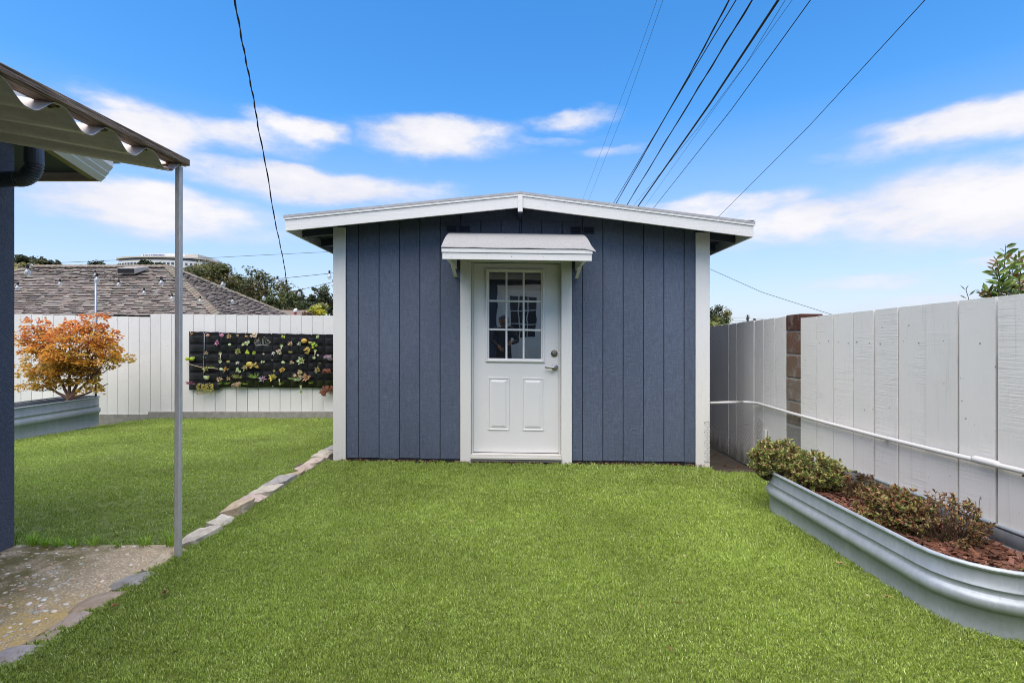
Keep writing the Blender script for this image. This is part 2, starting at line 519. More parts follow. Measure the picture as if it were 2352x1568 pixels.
def pile(p):
    """the way the pile lies: a slow field over the lawn"""
    v = mnoise.noise_vector(Vector((p[0] * .55, p[1] * .55, 4.0))) * .75 + mnoise.noise_vector(Vector((p[0] * 2.1, p[1] * 2.1, 8.0))) * .45
    return (v.x + rng.gauss(0, .16), v.y + rng.gauss(0, .16), rng.uniform(0, 6.283))
def gn_scatter(name, pts, scales, coll, tilt=.25):
    me = bpy.data.meshes.new(name)
    me.from_pydata([tuple(p) for p in pts], [], [])
    at = me.attributes.new('sc', 'FLOAT', 'POINT'); at.data.foreach_set('value', list(scales))
    at = me.attributes.new('lie', 'FLOAT_VECTOR', 'POINT'); at.data.foreach_set('vector', [c for p in pts for c in pile(p)])
    o = bpy.data.objects.new(name, me); COL.objects.link(o); ORG[o.name] = Vector()
    ng = bpy.data.node_groups.new(name + '_nodes', 'GeometryNodeTree')
    ng.interface.new_socket('Geometry', in_out='INPUT', socket_type='NodeSocketGeometry')
    ng.interface.new_socket('Geometry', in_out='OUTPUT', socket_type='NodeSocketGeometry')
    N = ng.nodes.new; Lk = ng.links.new
    gi, go = N('NodeGroupInput'), N('NodeGroupOutput')
    ci = N('GeometryNodeCollectionInfo'); ci.inputs[0].default_value = coll
    ci.inputs['Separate Children'].default_value = True; ci.inputs['Reset Children'].default_value = True
    mp = N('GeometryNodeMeshToPoints')
    ip = N('GeometryNodeInstanceOnPoints'); ip.inputs['Pick Instance'].default_value = True
    ri = N('FunctionNodeRandomValue'); ri.data_type = 'INT'
    for s_ in ri.inputs:
        if s_.type == 'INT' and s_.name == 'Min': s_.default_value = 0
        if s_.type == 'INT' and s_.name == 'Max': s_.default_value = len(coll.objects) - 1
    rr = N('GeometryNodeInputNamedAttribute'); rr.data_type = 'FLOAT_VECTOR'; rr.inputs[0].default_value = 'lie'
    na = N('GeometryNodeInputNamedAttribute'); na.data_type = 'FLOAT'; na.inputs[0].default_value = 'sc'
    Lk(gi.outputs[0], mp.inputs[0]); Lk(mp.outputs[0], ip.inputs['Points']); Lk(ci.outputs[0], ip.inputs['Instance'])
    ro = [x for x in ri.outputs if x.type == 'INT'][0]
    Lk(ro, ip.inputs['Instance Index'])
    Lk(rr.outputs[0], ip.inputs['Rotation'])
    Lk(na.outputs[0], ip.inputs['Scale']); Lk(ip.outputs[0], go.inputs[0])
    md = o.modifiers.new('scatter', 'NODES'); md.node_group = ng
    return o

turf_coll = bpy.data.collections.new('turf_clumps')
for i in range(7):
    turf_coll.objects.link(clump('turf_clump', 24, .027, .006, .0155, .0027, 40 + i, (rng.uniform(-.2, .2), rng.uniform(-.2, .2), 0)))
TANK = dict(cx=2.17, y0=2.35, y1=3.64, r=.305)
def in_tank(x, y, k=-.012):
    yy = min(max(y, TANK['y0']), TANK['y1'])
    return math.hypot(x - TANK['cx'], y - yy) < TANK['r'] - k
pts, scs = [], []
for (ya, yb, den, sc) in ((1.45, 2.1, 4300, .95), (2.1, 2.8, 3600, 1.0), (2.8, 3.7, 2600, 1.15), (3.7, 5.09, 1700, 1.35)):
    for i in range(int((yb - ya) * 4.4 * den)):
        x, y = rng.uniform(-1.875, 2.5), rng.uniform(ya, yb)
        if abs(x) > y * 1.06 + .15 or in_tank(x, y, .0): continue
        if y > 4.84 + .04 * mnoise.noise(Vector((x * 6, 0, 0))) and x > 1.92: continue
        if y > 5.045 + .02 * mnoise.noise(Vector((x * 5, 1, 0))): continue
        pts.append((x, y, g_up(x, y))); scs.append(sc * rng.uniform(.8, 1.2))
for i in range(1500):        # the mown edge that leans over the stones
    x, y = -1.875 + rng.gauss(0, .014), rng.uniform(1.75, 5.08)
    pts.append((x, y, g_up(x, y))); scs.append(rng.uniform(.8, 1.15))
o = gn_scatter('turf', pts, scs, turf_coll); stuff(o); o['label'] = 'bright green artificial turf of the upper lawn before the shed'
pts, scs = [], []
for i in range(38000):
    x, y = rng.uniform(-8.3, -1.93), rng.uniform(3.07, 9.38)
    if x < -y * 1.02 + .0 or x > -y * .335 - .0: continue
    if -7.45 < x < -6.76 and 6.4 < y < 8.9: continue
    if x < -7.0 and y > 8.6: continue
    if rng.random() > min(1, 4.3 / y + .15): continue
    pts.append((x, y, g_lo(x, y))); scs.append((1.05 + .1 * (y - 3)) * rng.uniform(.8, 1.2))
o = gn_scatter('turf', pts, scs, turf_coll); stuff(o); o['label'] = 'green artificial turf of the lower lawn in front of the white rear fence'

# ---- concrete pad with exposed pebbles
def mat_pad():
    n = Nodes('aggregate_concrete')
    vo = n.n('ShaderNodeTexVoronoi'); vo.inputs['Scale'].default_value = 85; n.l(n.coord(), vo.inputs['Vector'])
    ns = n.noise(26, 5, .65, n.coord()); big = n.noise(2.3, 4, .6, n.coord())
    c = n.mix(n.ramp(vo.outputs['Distance'], [(.05, 1), (.5, 0)]), (.42, .335, .225), (.78, .66, .48))
    c = n.scale_col(c, n.math('MULTIPLY_ADD', ns, .9, .55))
    sep = n.n('ShaderNodeSeparateXYZ'); g = n.n('ShaderNodeNewGeometry'); n.l(g.outputs['Position'], sep.inputs[0])
    def band(sock, a, b_): return n.math('DIVIDE', n.math('SUBTRACT', sock, a), b_ - a, clamp=True)
    # yellow stain across the middle of the pad, moss along the house wall
    st = n.math('MULTIPLY', band(sep.outputs[1], 2.52, 2.3), n.ramp(n.math('MULTIPLY_ADD', ns, .5, n.math('MULTIPLY', big, .6)), [(.46, 0), (.60, 1)]))
    c = n.mix(n.math('MULTIPLY', st, .7), c, (.55, .39, .11))
    mo = n.math('MULTIPLY', band(sep.outputs[0], -2.12, -2.5), n.ramp(n.noise(6, 4, .65, n.coord()), [(.36, 0), (.55, 1)]))
    c = n.mix(n.math('MULTIPLY', mo, .85), c, (.12, .105, .02))
    n.bump(n.math('ADD', n.math('MULTIPLY', vo.outputs['Distance'], -1.0), ns), .7, .006)
    return n.done(c, .85, 0, .3)
b = MB(); b.box(-2.95, -1.96, -2.2, 3.055, -.3, -.012)
struct(b.build('concrete_pad', mat_pad()))
b = MB()
PCOL = [(.72, .66, .55), (.62, .55, .43), (.78, .74, .66), (.54, .48, .38), (.55, .39, .26), (.68, .60, .43), (.46, .43, .38)]
for i in range(1500):
    x, y = rng.uniform(-2.93, -2.02), rng.uniform(1.4, 3.03)
    dens = mnoise.noise(Vector((x * 2.2, y * 2.2, 5))) * .5 + .5
    if dens < .5 and rng.random() < .7: continue
    if x < -y - .05: continue
    s_ = rng.choice((.003, .004, .004, .005, .006, .008, .0105)) * rng.uniform(.8, 1.2)
    b.ico((x, y, -.011), s_, 0 if s_ < .007 else 1, (1.4, 1.0, .45), .12, vary(rng.choice(PCOL), .12), Matrix.Rotation(rng.uniform(0, 3.1), 3, 'Z'))
o = b.build('pebbles', mat_vcol('pebble', .7, .4, 0, .2, 60), None, True); stuff(o); o['label'] = 'pale pebbles showing in the worn concrete pad'

# ---- edging stones
m_stone = mat_vcol('edging_stone', .85, .25, 0, .6, 16, 0, 1.0)
ys = [6.0, 5.66, 5.40, 5.09, 4.82, 4.6, 4.42, 4.15, 3.9, 3.71, 3.45, 3.27, 2.985, 2.9, 2.69, 2.49, 2.27, 2.135, 2.03, 1.90, 1.66, 1.4]
SC = {'tan': (.42, .35, .26), 'grey': (.31, .30, .295), 'pink': (.43, .36, .31), 'pale': (.48, .44, .37), 'plain': (.44, .38, .27), 'brown': (.34, .27, .21)}
info = ['tan|flat tan edging stone behind the shed corner', 'grey|small grey edging stone tucked behind the white shed corner trim', 'pale|pale rough edging stone beside the left shed corner trim', 'pink|long pinkish edging stone nearest the shed but one',
        'pink|rounded pinkish edging stone between long pink and tan stones', 'tan|small tan edging stone behind the dark slate one', 'grey|large blue grey slate edging stone with dark broken side', 'pale|pale edging stone with tan front edge before the dark slate',
        'pink|smooth flat edging stone between two broken faced stones', 'tan|thick tan edging stone with a rough broken end face', 'pale|narrow pale edging stone below the thick broken one', 'pale|long pale edging stone right beside the metal post',
        'plain|thin sliver of stone wedged behind the metal post foot', 'plain|plain mortar coloured edging strip at the metal post foot', 'grey|lilac grey edging stone along the pebbled concrete pad', 'brown|broad brown edging stone with a chipped end by the yellow stain',
        'pink|narrow worn edging stone between the brown and thin tan ones', 'tan|thin tan edging stone near the lower left corner', 'grey|blue grey edging stone in the lower left corner of the view', 'tan|tan edging stone just outside the lower left corner', 'grey|nearest grey edging stone beside the pad']
for i in range(len(ys) - 1):
    if ys[i] < 1.88: continue
    yb, ya = ys[i] - .006, ys[i + 1] + .006
    key, lab = info[i].split('|')
    tall = {6: .035, 7: .03, 9: .045, 2: .035, 1: .04, 15: .02}.get(i, .022)
    wid = {6: .19, 9: .18, 7: .17, 13: .085, 15: .13, 12: .06, 14: .10, 16: .085, 17: .075, 18: .11}.get(i, .12)
    wid *= rng.uniform(.62, 1.0)
    tall *= rng.uniform(.6, 1.25)
    near_ = ya < 2.95
    if near_: tall *= .2
    z1 = max(g_up(-1.9, (ya + yb) / 2), -.005) + tall + (.004 if near_ else .012)
    x1 = -1.85; x0 = -1.885 - wid + rng.uniform(-.02, .01)
    b = MB(); nx, ny, nz = 4, 5, 2
    bm = bmesh.new(); bmesh.ops.create_cube(bm, size=1.0)
    bmesh.ops.subdivide_edges(bm, edges=bm.edges[:], cuts=4, use_grid_fill=True)
    sd_ = Vector((i * 7.3, i * 3.1, i * 1.7)); tilt = rng.uniform(-.012, .02)
    for v in bm.verts:
        c = v.co.copy()
        e = max(abs(c.x), abs(c.y)) * 2
        rnd_ = .018 * smooth01(.6, 1, e) if c.z > .3 else 0
        skew = (abs(c.x) * 2) ** 3 * .12
        c.y *= 1 - skew * (1 if i % 2 else .6)
        w = Vector(((x0 + x1) / 2 + c.x * (x1 - x0), (ya + yb) / 2 + c.y * (yb - ya), (z1 - .16) + (c.z + .5) * .16 - rnd_))
        nn = mnoise.noise_vector(w * 9 + sd_) * .020 + mnoise.noise_vector(w * 28 + sd_) * .007; nn.z *= .6
        w += nn; w.z += tilt * c.x * 2 + rng.uniform(-.002, .002)
        v.co = w
    b.add([v.co for v in bm.verts], [tuple(v.index for v in f.verts) for f in bm.faces], vary(SC[key], .1)); bm.free()
    tag(b.build('edging_stone', m_stone, None, False), lab, 'stone', 'edging stones along the upper lawn')

# ------------------------------------------------------------------ the shed
KS = -.0135
def shx(v): return Vector((v.x, v.y, v.z + KS * (v.x - .087)))
WS = MB
YW, YFR, RX = 5.09, 4.77, .077
def sx(px): return (px - CX) / F_ * YW
def sz(py): return EYE - (py - CY) / F_ * YW
def roofz(x): return 2.449 - .114 * abs(x - RX)
navy, white = mat_siding(), mat_white_paint('white_trim_paint', (.74, .73, .70), False)
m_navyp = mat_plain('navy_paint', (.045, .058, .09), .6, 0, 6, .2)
m_dark = mat_plain('dark_gap', (.010, .011, .014), .9, 0, 6, .2)
shed = thing('garden_shed', 'navy blue board sided garden shed with white trim and low gable roof', 'shed', (.087, 6.6, 0))
XL, XR = -1.755, 1.943
def mbs(): return MB(shx)
# wall core, with an opening behind the door left solid and dark
b = mbs()
prof = [(XL + .01, .03), (XR - .01, .03), (XR - .01, roofz(XR) + .08), (RX, roofz(RX) + .08), (XL + .01, roofz(XL) + .08)]
b.loft([[Vector((x, y, z)) for x, z in prof] for y in (YW + .22, 8.05)], True, True, True)
_da, _db, _dz = sx(1078), sx(1293), sz(603)
_pl = [(XL + .01, .03), (_da, .03), (_da, _dz), (_db, _dz), (_db, .03), (XR - .01, .03), (XR - .01, roofz(XR) + .08), (RX, roofz(RX) + .08), (XL + .01, roofz(XL) + .08)]
b.loft([[Vector((x, y, z)) for x, z in _pl] for y in (YW + .016, YW + .219)], True)
b.add([(x, YW + .016, z) for x, z in (_pl[0], _pl[1], _pl[2], _pl[8])] + [(_pl[7][0], YW + .016, _pl[7][1]), (_pl[6][0], YW + .016, _pl[6][1]), (_pl[5][0], YW + .016, _pl[5][1]), (_pl[4][0], YW + .016, _pl[4][1]), (_pl[3][0], YW + .016, _pl[3][1])], [(0, 1, 2, 3), (3, 2, 8, 5, 4), (8, 7, 6, 5)])
b.build('wall', m_navyp, shed)
edges = [795, 823, 870.6, 917.5, 964.2, 1011, 1057.7, 1104.4, 1151, 1197.8, 1244.5, 1291.2, 1338, 1384.7, 1431.4, 1478, 1524.8, 1571.5, 1600]
def siding(x0, x1, z0, z1a, z1b):
    g = .0032
    b = mbs(); x0 += g; x1 -= g; c = .0025; y0, y1 = YW, YW + .014
    pr = [(x0, y1), (x0, y0 + c), (x0 + c, y0), (x1 - c, y0), (x1, y0 + c), (x1, y1)]
    zt = lambda x: z1a + (z1b - z1a) * (x - x0) / (x1 - x0)
    n = len(pr)
    b.add([(x, y, z0) for x, y in pr] + [(x, y, zt(x)) for x, y in pr], [tuple(range(n - 1, -1, -1)), tuple(range(n, 2 * n))] + [(i, (i + 1) % n, n + (i + 1) % n, n + i) for i in range(n)])
    return b.build('siding_board', navy, shed)
zdoor = sz(600)
for a, c in zip(edges[:-1], edges[1:]):
    x0, x1 = sx(a), sx(c)
    zt0, zt1 = roofz(x0) + .072, roofz(x1) + .072
    header = 1057 < (a + c) / 2 < 1330
    z0 = zdoor if header else .026 + rng.uniform(-.004, .004)
    if a < CX + .5 * (1195 - CX) * 2 < c and abs(a - 1151) > 1 and False: pass
    if x0 < RX < x1:
        siding(x0, RX, z0, zt0, roofz(RX) + .072); siding(RX, x1, z0, roofz(RX) + .072, zt1)
    else: siding(x0, x1, z0, zt0, zt1)
siding(sx(1313.5), sx(1338), .026, zdoor - .001, zdoor - .001)
b = mbs(); b.box(XL + .02, XR - .02, YW + .002, YW + .012, -.08, .02); b.build('sill_plate', m_dark, shed)  # near-black strip: the shadow line under the siding is put into its colour
# frieze under the ridge
for (xa, xb) in ((sx(1062), RX - .024), (RX + .024, sx(1325))):
    b = mbs(); b.hexa([(xa, YW - .012, sz(508)), (xb, YW - .012, sz(508)), (xb, YW, sz(508)), (xa, YW, sz(508)),
                       (xa, YW - .012, roofz(xa) + .07), (xb, YW - .012, roofz(xb) + .07), (xb, YW, roofz(xb) + .07), (xa, YW, roofz(xa) + .07)])
    b.build('frieze_board', navy, shed)
# corner trims
for (x0, x1) in ((XL - .018, sx(795)), (sx(1597), XR + .018)):
    zt = roofz((x0 + x1) / 2) + .06
    b = mbs(); b.box(x0, x1, YW - .018, YW + .001, -.018, zt, .003); b.build('corner_trim', white, shed)
    xs = (XL - .018, XL - .0) if x0 < 0 else (XR, XR + .018)
    b = mbs(); b.box(xs[0], xs[1], YW + .003, YW + .10, -.018, zt, .003); b.build('corner_trim', white, shed)
# roof
m_roll = mat_plain('mineral_roofing', (.40, .40, .41), .9, 0, 14, .3, bump=.6, bscale=220)
XE0, XE1 = -2.126 + .012, 2.262 - .012
for (xe, s_) in ((XE0, -1), (XE1, 1)):
    def slab(z0, z1, ya, yb, xe_):
        p = []
        for dz in (z0, z1):
            q = [(RX, ya), (xe_, ya), (xe_, yb), (RX, yb)]
            if s_ < 0: q = q[::-1]
            p += [(x, y, roofz(x) + dz) for x, y in q]
        return p
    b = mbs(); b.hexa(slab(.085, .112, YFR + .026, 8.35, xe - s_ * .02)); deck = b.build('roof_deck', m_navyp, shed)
    b = mbs(); b.hexa(slab(.1225, .145, YFR - .012, 8.38, xe + s_ * .012))
    ro = b.build('roof_sheet', m_roll, deck)
    b = mbs()
    fp = slab(0, .1205, YFR, YFR + .024, xe)
    b.hexa(fp); b.build('fascia_board', mat_white_paint('cracked_fascia_paint', (.74, .73, .70), False, True, True), shed)
    b = mbs(); b.hexa(slab(.104, .1222, YFR - .009, YFR - .0005, xe + s_ * .008)); b.build('drip_edge', white, shed)
    b = mbs(); b.box(min(xe, xe - s_ * .02), max(xe, xe - s_ * .02), YFR + .025, 8.35, roofz(xe) - .0, roofz(xe) + .12); b.build('eave_board', white, shed)
    for k in range(7):
        yy = YW + .02 + k * .5
        b = mbs(); xa = (XL - .002) if s_ < 0 else XR + .002; xb = xe - s_ * .022
        q = [(xa, yy), (xb, yy), (xb, yy + .04), (xa, yy + .04)]
        if s_ < 0: q = q[::-1]
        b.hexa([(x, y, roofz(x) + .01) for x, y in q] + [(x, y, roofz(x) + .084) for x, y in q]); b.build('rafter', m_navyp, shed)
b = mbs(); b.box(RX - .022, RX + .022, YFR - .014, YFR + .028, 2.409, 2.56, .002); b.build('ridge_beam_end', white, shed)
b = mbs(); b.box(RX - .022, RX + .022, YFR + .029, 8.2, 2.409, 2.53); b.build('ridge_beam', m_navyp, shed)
# curled edge of roofing at the right eave
b = mbs(); b.loft([[Vector((XE1 - .06, YFR - .014, roofz(XE1 - .06) + .147)), Vector((XE1 - .06, YFR + .05, roofz(XE1 - .06) + .147))], [Vector((XE1 + .005, YFR - .018, roofz(XE1) + .153)), Vector((XE1 + .005, YFR + .05, roofz(XE1) + .15))], [Vector((XE1 + .022, YFR - .012, roofz(XE1) + .172)), Vector((XE1 + .025, YFR + .04, roofz(XE1) + .165))]], False)
b.build('roofing_flap', m_roll, shed)
# vents
for (a, c, t, u) in ((1025, 1050, 520, 535), (1054, 1080, 520, 535), (1310, 1335, 524, 541), (1339, 1365, 524, 541)):
    x0, x1, z0, z1 = sx(a), sx(c), sz(u) + .02 * (a > 1200), sz(t) + .02 * (a > 1200)
    b = mbs(); 
    for (q0, q1, r0, r1) in ((x0, x1, z1 - .008, z1), (x0, x1, z0, z0 + .008), (x0, x0 + .008, z0 + .008, z1 - .008), (x1 - .008, x1, z0 + .008, z1 - .008)):
        b.box(q0, q1, YW - .008, YW - .001, r0, r1)
    v = b.build('vent', m_navyp, shed)
    b = mbs(); b.box(x0 + .008, x1 - .008, YW - .003, YW - .001, z0 + .008, z1 - .008); b.build('vent_screen', m_dark, v)
    for k in range(4):
        zz = z0 + .012 + (z1 - z0 - .02) * k / 4
        b = mbs(); b.hexa([(x0 + .009, YW - .009, zz), (x1 - .009, YW - .009, zz), (x1 - .009, YW - .004, zz + .008), (x0 + .009, YW - .004, zz + .008), (x0 + .009, YW - .009, zz + .002), (x1 - .009, YW - .009, zz + .002), (x1 - .009, YW - .004, zz + .010), (x0 + .009, YW - .004, zz + .010)])
        b.build('louvre', m_navyp, v)
# door casing
dxl, dxr = sx(1057.7), sx(1313)
for (x0, x1) in ((dxl, sx(1082)), (sx(1289), dxr)):
    b = mbs(); b.box(x0, x1, YW - .022, YW + .02, -.012, zdoor + .03, .003); b.build('door_casing', white, shed)
b = mbs(); b.box(sx(1082) + .001, sx(1289) - .001, YW - .021, YW + .02, zdoor - .012, zdoor + .03); b.build('door_casing', white, shed)
YD = YW + .045
def dx(px): return (px - CX) / F_ * YD
def dz(py): return EYE - (py - CY) / F_ * YD - KS * (.05 - .087)
b = mbs(); b.box(sx(1082), sx(1289), YW - .045, YD + .02, .035, .062, .004, axis='x'); b.box(sx(1082) + .004, sx(1289) - .004, YW - .03, YD, .062, .082, .003, axis='x')
b.build('threshold', mat_white_paint('threshold_paint', (.62, .61, .57), False), shed)
b = mbs(); b.box(sx(1082), sx(1289), YW - .035, YD + .02, .012, .034); b.build('step_board', mat_plain('weathered_grey_wood', (.16, .16, .15), .9, 0, 10, .4, (1, 8, 8)), shed)
m_door = mat_plain('door_enamel', (.76, .755, .74), .38, 0, 3, .035, spec=.5)
# jamb
for (x0, x1) in ((sx(1082) + .001, sx(1082) + .018), (sx(1289) - .018, sx(1289) - .001)):
    b = mbs(); b.box(x0, x1, YD - .012, YD + .05, .083, zdoor - .013); b.build('door_jamb', white, shed)
# slab
X0, X1, Z0, Z1 = sx(1082) + .020, sx(1289) - .020, .088, zdoor - .016
wx0, wx1, wz0, wz1 = dx(1118), dx(1248), dz(829), dz(620)
b = mbs()
b.box(X0, wx0, YD, YD + .04, Z0, Z1); b.box(wx1, X1, YD, YD + .04, Z0, Z1); b.box(wx0, wx1, YD, YD + .04, Z0, wz0); b.box(wx0, wx1, YD, YD + .04, wz1, Z1)
door = b.build('door', m_door, shed)
def rect_loops(x0, x1, z0, z1, steps):
    return [[Vector((x0 + i, YD + y, z0 + i)), Vector((x1 - i, YD + y, z0 + i)), Vector((x1 - i, YD + y, z1 - i)), Vector((x0 + i, YD + y, z1 - i))] for i, y in steps]
b = mbs(); b.loft(rect_loops(wx0 - .012, wx1 + .012, wz0 - .012, wz1 + .012, [(0, -.001), (.002, -.014), (.008, -.018), (.018, -.018), (.022, -.010), (.034, -.006), (.038, .012)]))
b.build('window_frame', m_door, door)
gx0, gx1, gz0, gz1 = wx0 + .026, wx1 - .026, wz0 + .026, wz1 - .026
mw = .0095
for k in range(3):
    for j in range(3):
        a0, a1 = gx0 + (gx1 - gx0) * k / 3, gx0 + (gx1 - gx0) * (k + 1) / 3
        c0, c1 = gz0 + (gz1 - gz0) * j / 3, gz0 + (gz1 - gz0) * (j + 1) / 3
        b = mbs(); b.box(a0 + .001, a1 - .001, YD + .006, YD + .011, c0 + .001, c1 - .001); b.build('pane', mat_window(), door)
for k in (1, 2):
    a = gx0 + (gx1 - gx0) * k / 3
    b = mbs(); b.box(a - mw, a + mw, YD - .008, YD + .004, gz0, gz1, .003); b.build('muntin', m_door, door)
    c = gz0 + (gz1 - gz0) * k / 3
    for q in range(3):
        a0 = gx0 + (gx1 - gx0) * q / 3 + (mw + .0005 if q else 0); a1 = gx0 + (gx1 - gx0) * (q + 1) / 3 - (mw + .0005 if q < 2 else 0)
        b = mbs(); b.box(a0, a1, YD - .007, YD + .004, c - mw, c + mw, .003, axis='x'); b.build('muntin', m_door, door)
for (a, c) in ((1120.6, 1170), (1199, 1249)):
    b = mbs(); b.loft(rect_loops(dx(a), dx(c), dz(988), dz(867), [(0, -.0005), (.003, -.008), (.011, -.008), (.016, -.0008), (.022, -.0008), (.045, -.010)]), True, False, True)
    b.build('raised_panel', m_door, door)
m_brass = mat_plain('aged_brass', (.22, .19, .14), .4, .9, 30, .3)
m_nickel = mat_plain('brushed_nickel', (.42, .42, .42), .3, .95, 30, .2)
def disc(mb, c, r, y0, y1, n=18, ch=.3):
    cx, cz = c; rr = [(r, y1), (r, y0 + (y1 - y0) * .4), (r * (1 - ch), y0)]
    mb.loft([[Vector((cx + q * math.cos(2 * math.pi * k / n), y, cz + q * math.sin(2 * math.pi * k / n))) for k in range(n)] for q, y in rr], True, False, True)
b = mbs(); disc(b, (dx(1273), dz(810)), .034, YD - .016, YD); db = b.build('deadbolt', m_brass, door)
b = mbs(); disc(b, (dx(1273), dz(810)), .017, YD - .024, YD - .0155, 14); b.box(dx(1273) - .002, dx(1273) + .002, YD - .026, YD - .024, dz(810) - .008, dz(810) + .008); b.build('lock_cylinder', m_nickel, door)
b = mbs(); disc(b, (dx(1274), dz(842)), .034, YD - .012, YD, 18, .25)
b.tube([(dx(1274), YD - .012, dz(842)), (dx(1274), YD - .05, dz(842))], .013, 10)
b.tube([(dx(1274) + .012, YD - .052, dz(842) + .002), (dx(1274) - .03, YD - .056, dz(842)), (dx(1274) - .07, YD - .05, dz(842) - .003), (dx(1274) - .10, YD - .043, dz(842) - .002)], [.014, .012, .010, .008], 10)
b.build('lever_handle', m_nickel, door, True)
# awning over the door
m_aw = mat_plain('gritty_awning_roofing', (.275, .276, .277), .9, 0, 70, .42, bump=.7, bscale=260)
YA = 4.45
ax0, ax1, aw = .0439 - .655, .0439 + .655, 1.273 / 2
wz, fz_ = 2.262, 2.004
def aw_z(t): return wz + (fz_ - wz) * (t * .35 + .65 * t * t) 
b = mbs(); lt, lb = [], []
for i in range(9):
    t = i / 8; y = YW - .001 + (YA - .012 - YW) * t
    xa = .040 - aw - (.0, .0)[0] + (-.018) * t; xb = .040 + aw + .022 * t + (.03 * max(0, t - .85) / .15)
    n = 14
    lt.append([Vector((xa + (xb - xa) * k / n, y, aw_z(t) + .006 + .004 * mnoise.noise(Vector((k * .9, i * .8, 2))) * t - (.02 * max(0, t - .8) / .2 if k == n else 0))) for k in range(n + 1)])
    lb.append([v - Vector((0, 0, .006)) for v in lt[-1]])
b.loft(lt, False); b.loft([l[::-1] for l in lb], False)
b.loft([lt[-1], lb[-1]], False); b.loft([lb[0], lt[0]], False)
b.loft([[l[0] for l in lt], [l[0] for l in lb]], False); b.loft([[l[-1] for l in lb], [l[-1] for l in lt]], False)
awn = b.build('awning', m_aw, shed, True)
b = mbs(); b.box(ax0, ax1, YA - .008, YA + .012, fz_ - .038, fz_ - .004, .002, axis='x'); b.build('awning_trim', white, awn)
b = mbs(); b.box(ax0 + .006, ax1 - .006, YA, YA + .02, fz_ - .098, fz_ - .039, .002, axis='x'); b.build('awning_fascia', white, awn)
for s_ in (-1, 1):
    xa = .04 + s_ * .60
    b = mbs(); n = 8; top = []; bot = []
    for i in range(n + 1):
        t = i / n; y = YW - .004 + (YA + .022 - YW) * t
        top.append(aw_z(t) - .004); bot.append(fz_ - .095 + 0 * t)
        
    ysv = [YW - .004 + (YA + .022 - YW) * i / n for i in range(n + 1)]
    lo = [[Vector((xa - .014, y, zb)), Vector((xa + .014, y, zb)), Vector((xa + .014, y, zt_)), Vector((xa - .014, y, zt_))] for y, zb, zt_ in zip(ysv, bot, top)]
    b.loft(lo, True, True, True); b.build('awning_cheek', white, awn)
    b = mbs(); zt_ = fz_ - .10
    b.hexa([(xa - .016, YW - .006, 1.83), (xa + .016, YW - .006, 1.83), (xa + .016, YW - .0005, 1.83), (xa - .016, YW - .0005, 1.83),
            (xa - .016, YW - .265, zt_), (xa + .016, YW - .265, zt_), (xa + .016, YW - .24, zt_), (xa - .016, YW - .24, zt_)])
    b.build('awning_bracket', white, awn)
# ------------------------------------------------------------------ fences
m_fence = mat_white_paint('white_painted_fence', (.735, .72, .68))
m_fence2 = mat_white_paint('white_painted_rear_fence', (.72, .71, .675))
m_nail = mat_plain('rusty_nail', (.05, .04, .035), .7, .3, 20, .2)
def plank_y(parent, y0, y1, x, z0, z1a, z1b, m, g=.003):
    """upright board of a fence that runs along Y and faces -X"""
    b = MB(); y0 += g; y1 -= g; c = .0015; t = .02
    j = rng.uniform(-.003, .003); k = rng.uniform(-.004, .004)
    pr = [(x + t, y0), (x + t, y1), (x + c + j + k, y1), (x + j + k, y1 - c), (x + j - k, y0 + c), (x + c + j - k, y0)]
    n = 6; zt = lambda y: z1a + (z1b - z1a) * (y - y0) / (y1 - y0)
    b.add([(a, q, z0) for a, q in pr] + [(a, q, zt(q)) for a, q in pr], [tuple(range(n - 1, -1, -1)), tuple(range(n, 2 * n))] + [(i, (i + 1) % n, n + (i + 1) % n, n + i) for i in range(n)])
    return b.build('plank', m, parent)
def plank_x(parent, x0, x1, y, z0, z1, m, g=.002):
    b = MB(); x0 += g; x1 -= g; c = .003; t = .02; j = rng.uniform(-.003, .003)
    pr = [(x1, y + t), (x0, y + t), (x0, y + c + j), (x0 + c, y + j), (x1 - c, y + j), (x1, y + c + j)]
    n = 6
    b.add([(a, q, z0) for a, q in pr] + [(a, q, z1) for a, q in pr], [tuple(range(n - 1, -1, -1)), tuple(range(n, 2 * n))] + [(i, (i + 1) % n, n + (i + 1) % n, n + i) for i in range(n)])
    return b.build('plank', m, parent)

FX = 2.5
far = thing('fence', 'far section of white board fence beyond the block pillar beside the shed', 'fence', (FX, 5.7, 0), 'white board fence sections')
ye = [8.6, 8.39, 8.18, 7.97, 7.76, 7.55, 7.34, 7.13, 6.92, 6.70, 6.50, 6.33, 6.12, 5.90, 5.70, 5.506, 5.29, 5.086, 4.87, 4.675]
for a, c in zip(ye[1:], ye[:-1]):
    z1 = 1.425 - (a - 4.67) * .0225 + rng.uniform(-.004, .004)
    plank_y(far, a, c, FX, -.115 + rng.uniform(-.008, .008), z1 + .006, z1 - .004, m_fence, rng.choice((.003, .004, .006)))
for zz in (.25, 1.0):
    b = MB(); b.box(FX + .0215, FX + .06, 4.67, 8.6, zz, zz + .085); b.build('rail', m_fence, far)
near = thing('fence', 'near section of white board fence behind the right metal planter', 'fence', (FX, 2.2, 0), 'white board fence sections')
yn = [4.424, 4.195, 3.975, 3.745, 3.528, 3.303, 3.082, 2.86, 2.634, 2.41, 2.18, 1.95, 1.72, 1.5, 1.27, 1.04, .81, .58, .35, .12, -.11, -.34, -.57, -.8, -1.03, -1.26, -1.49, -1.72, -1.95, -2.2]
gaps = {3.745: .0025, 3.528: .006, 3.082: .004, 2.86: .008, 2.634: .010}
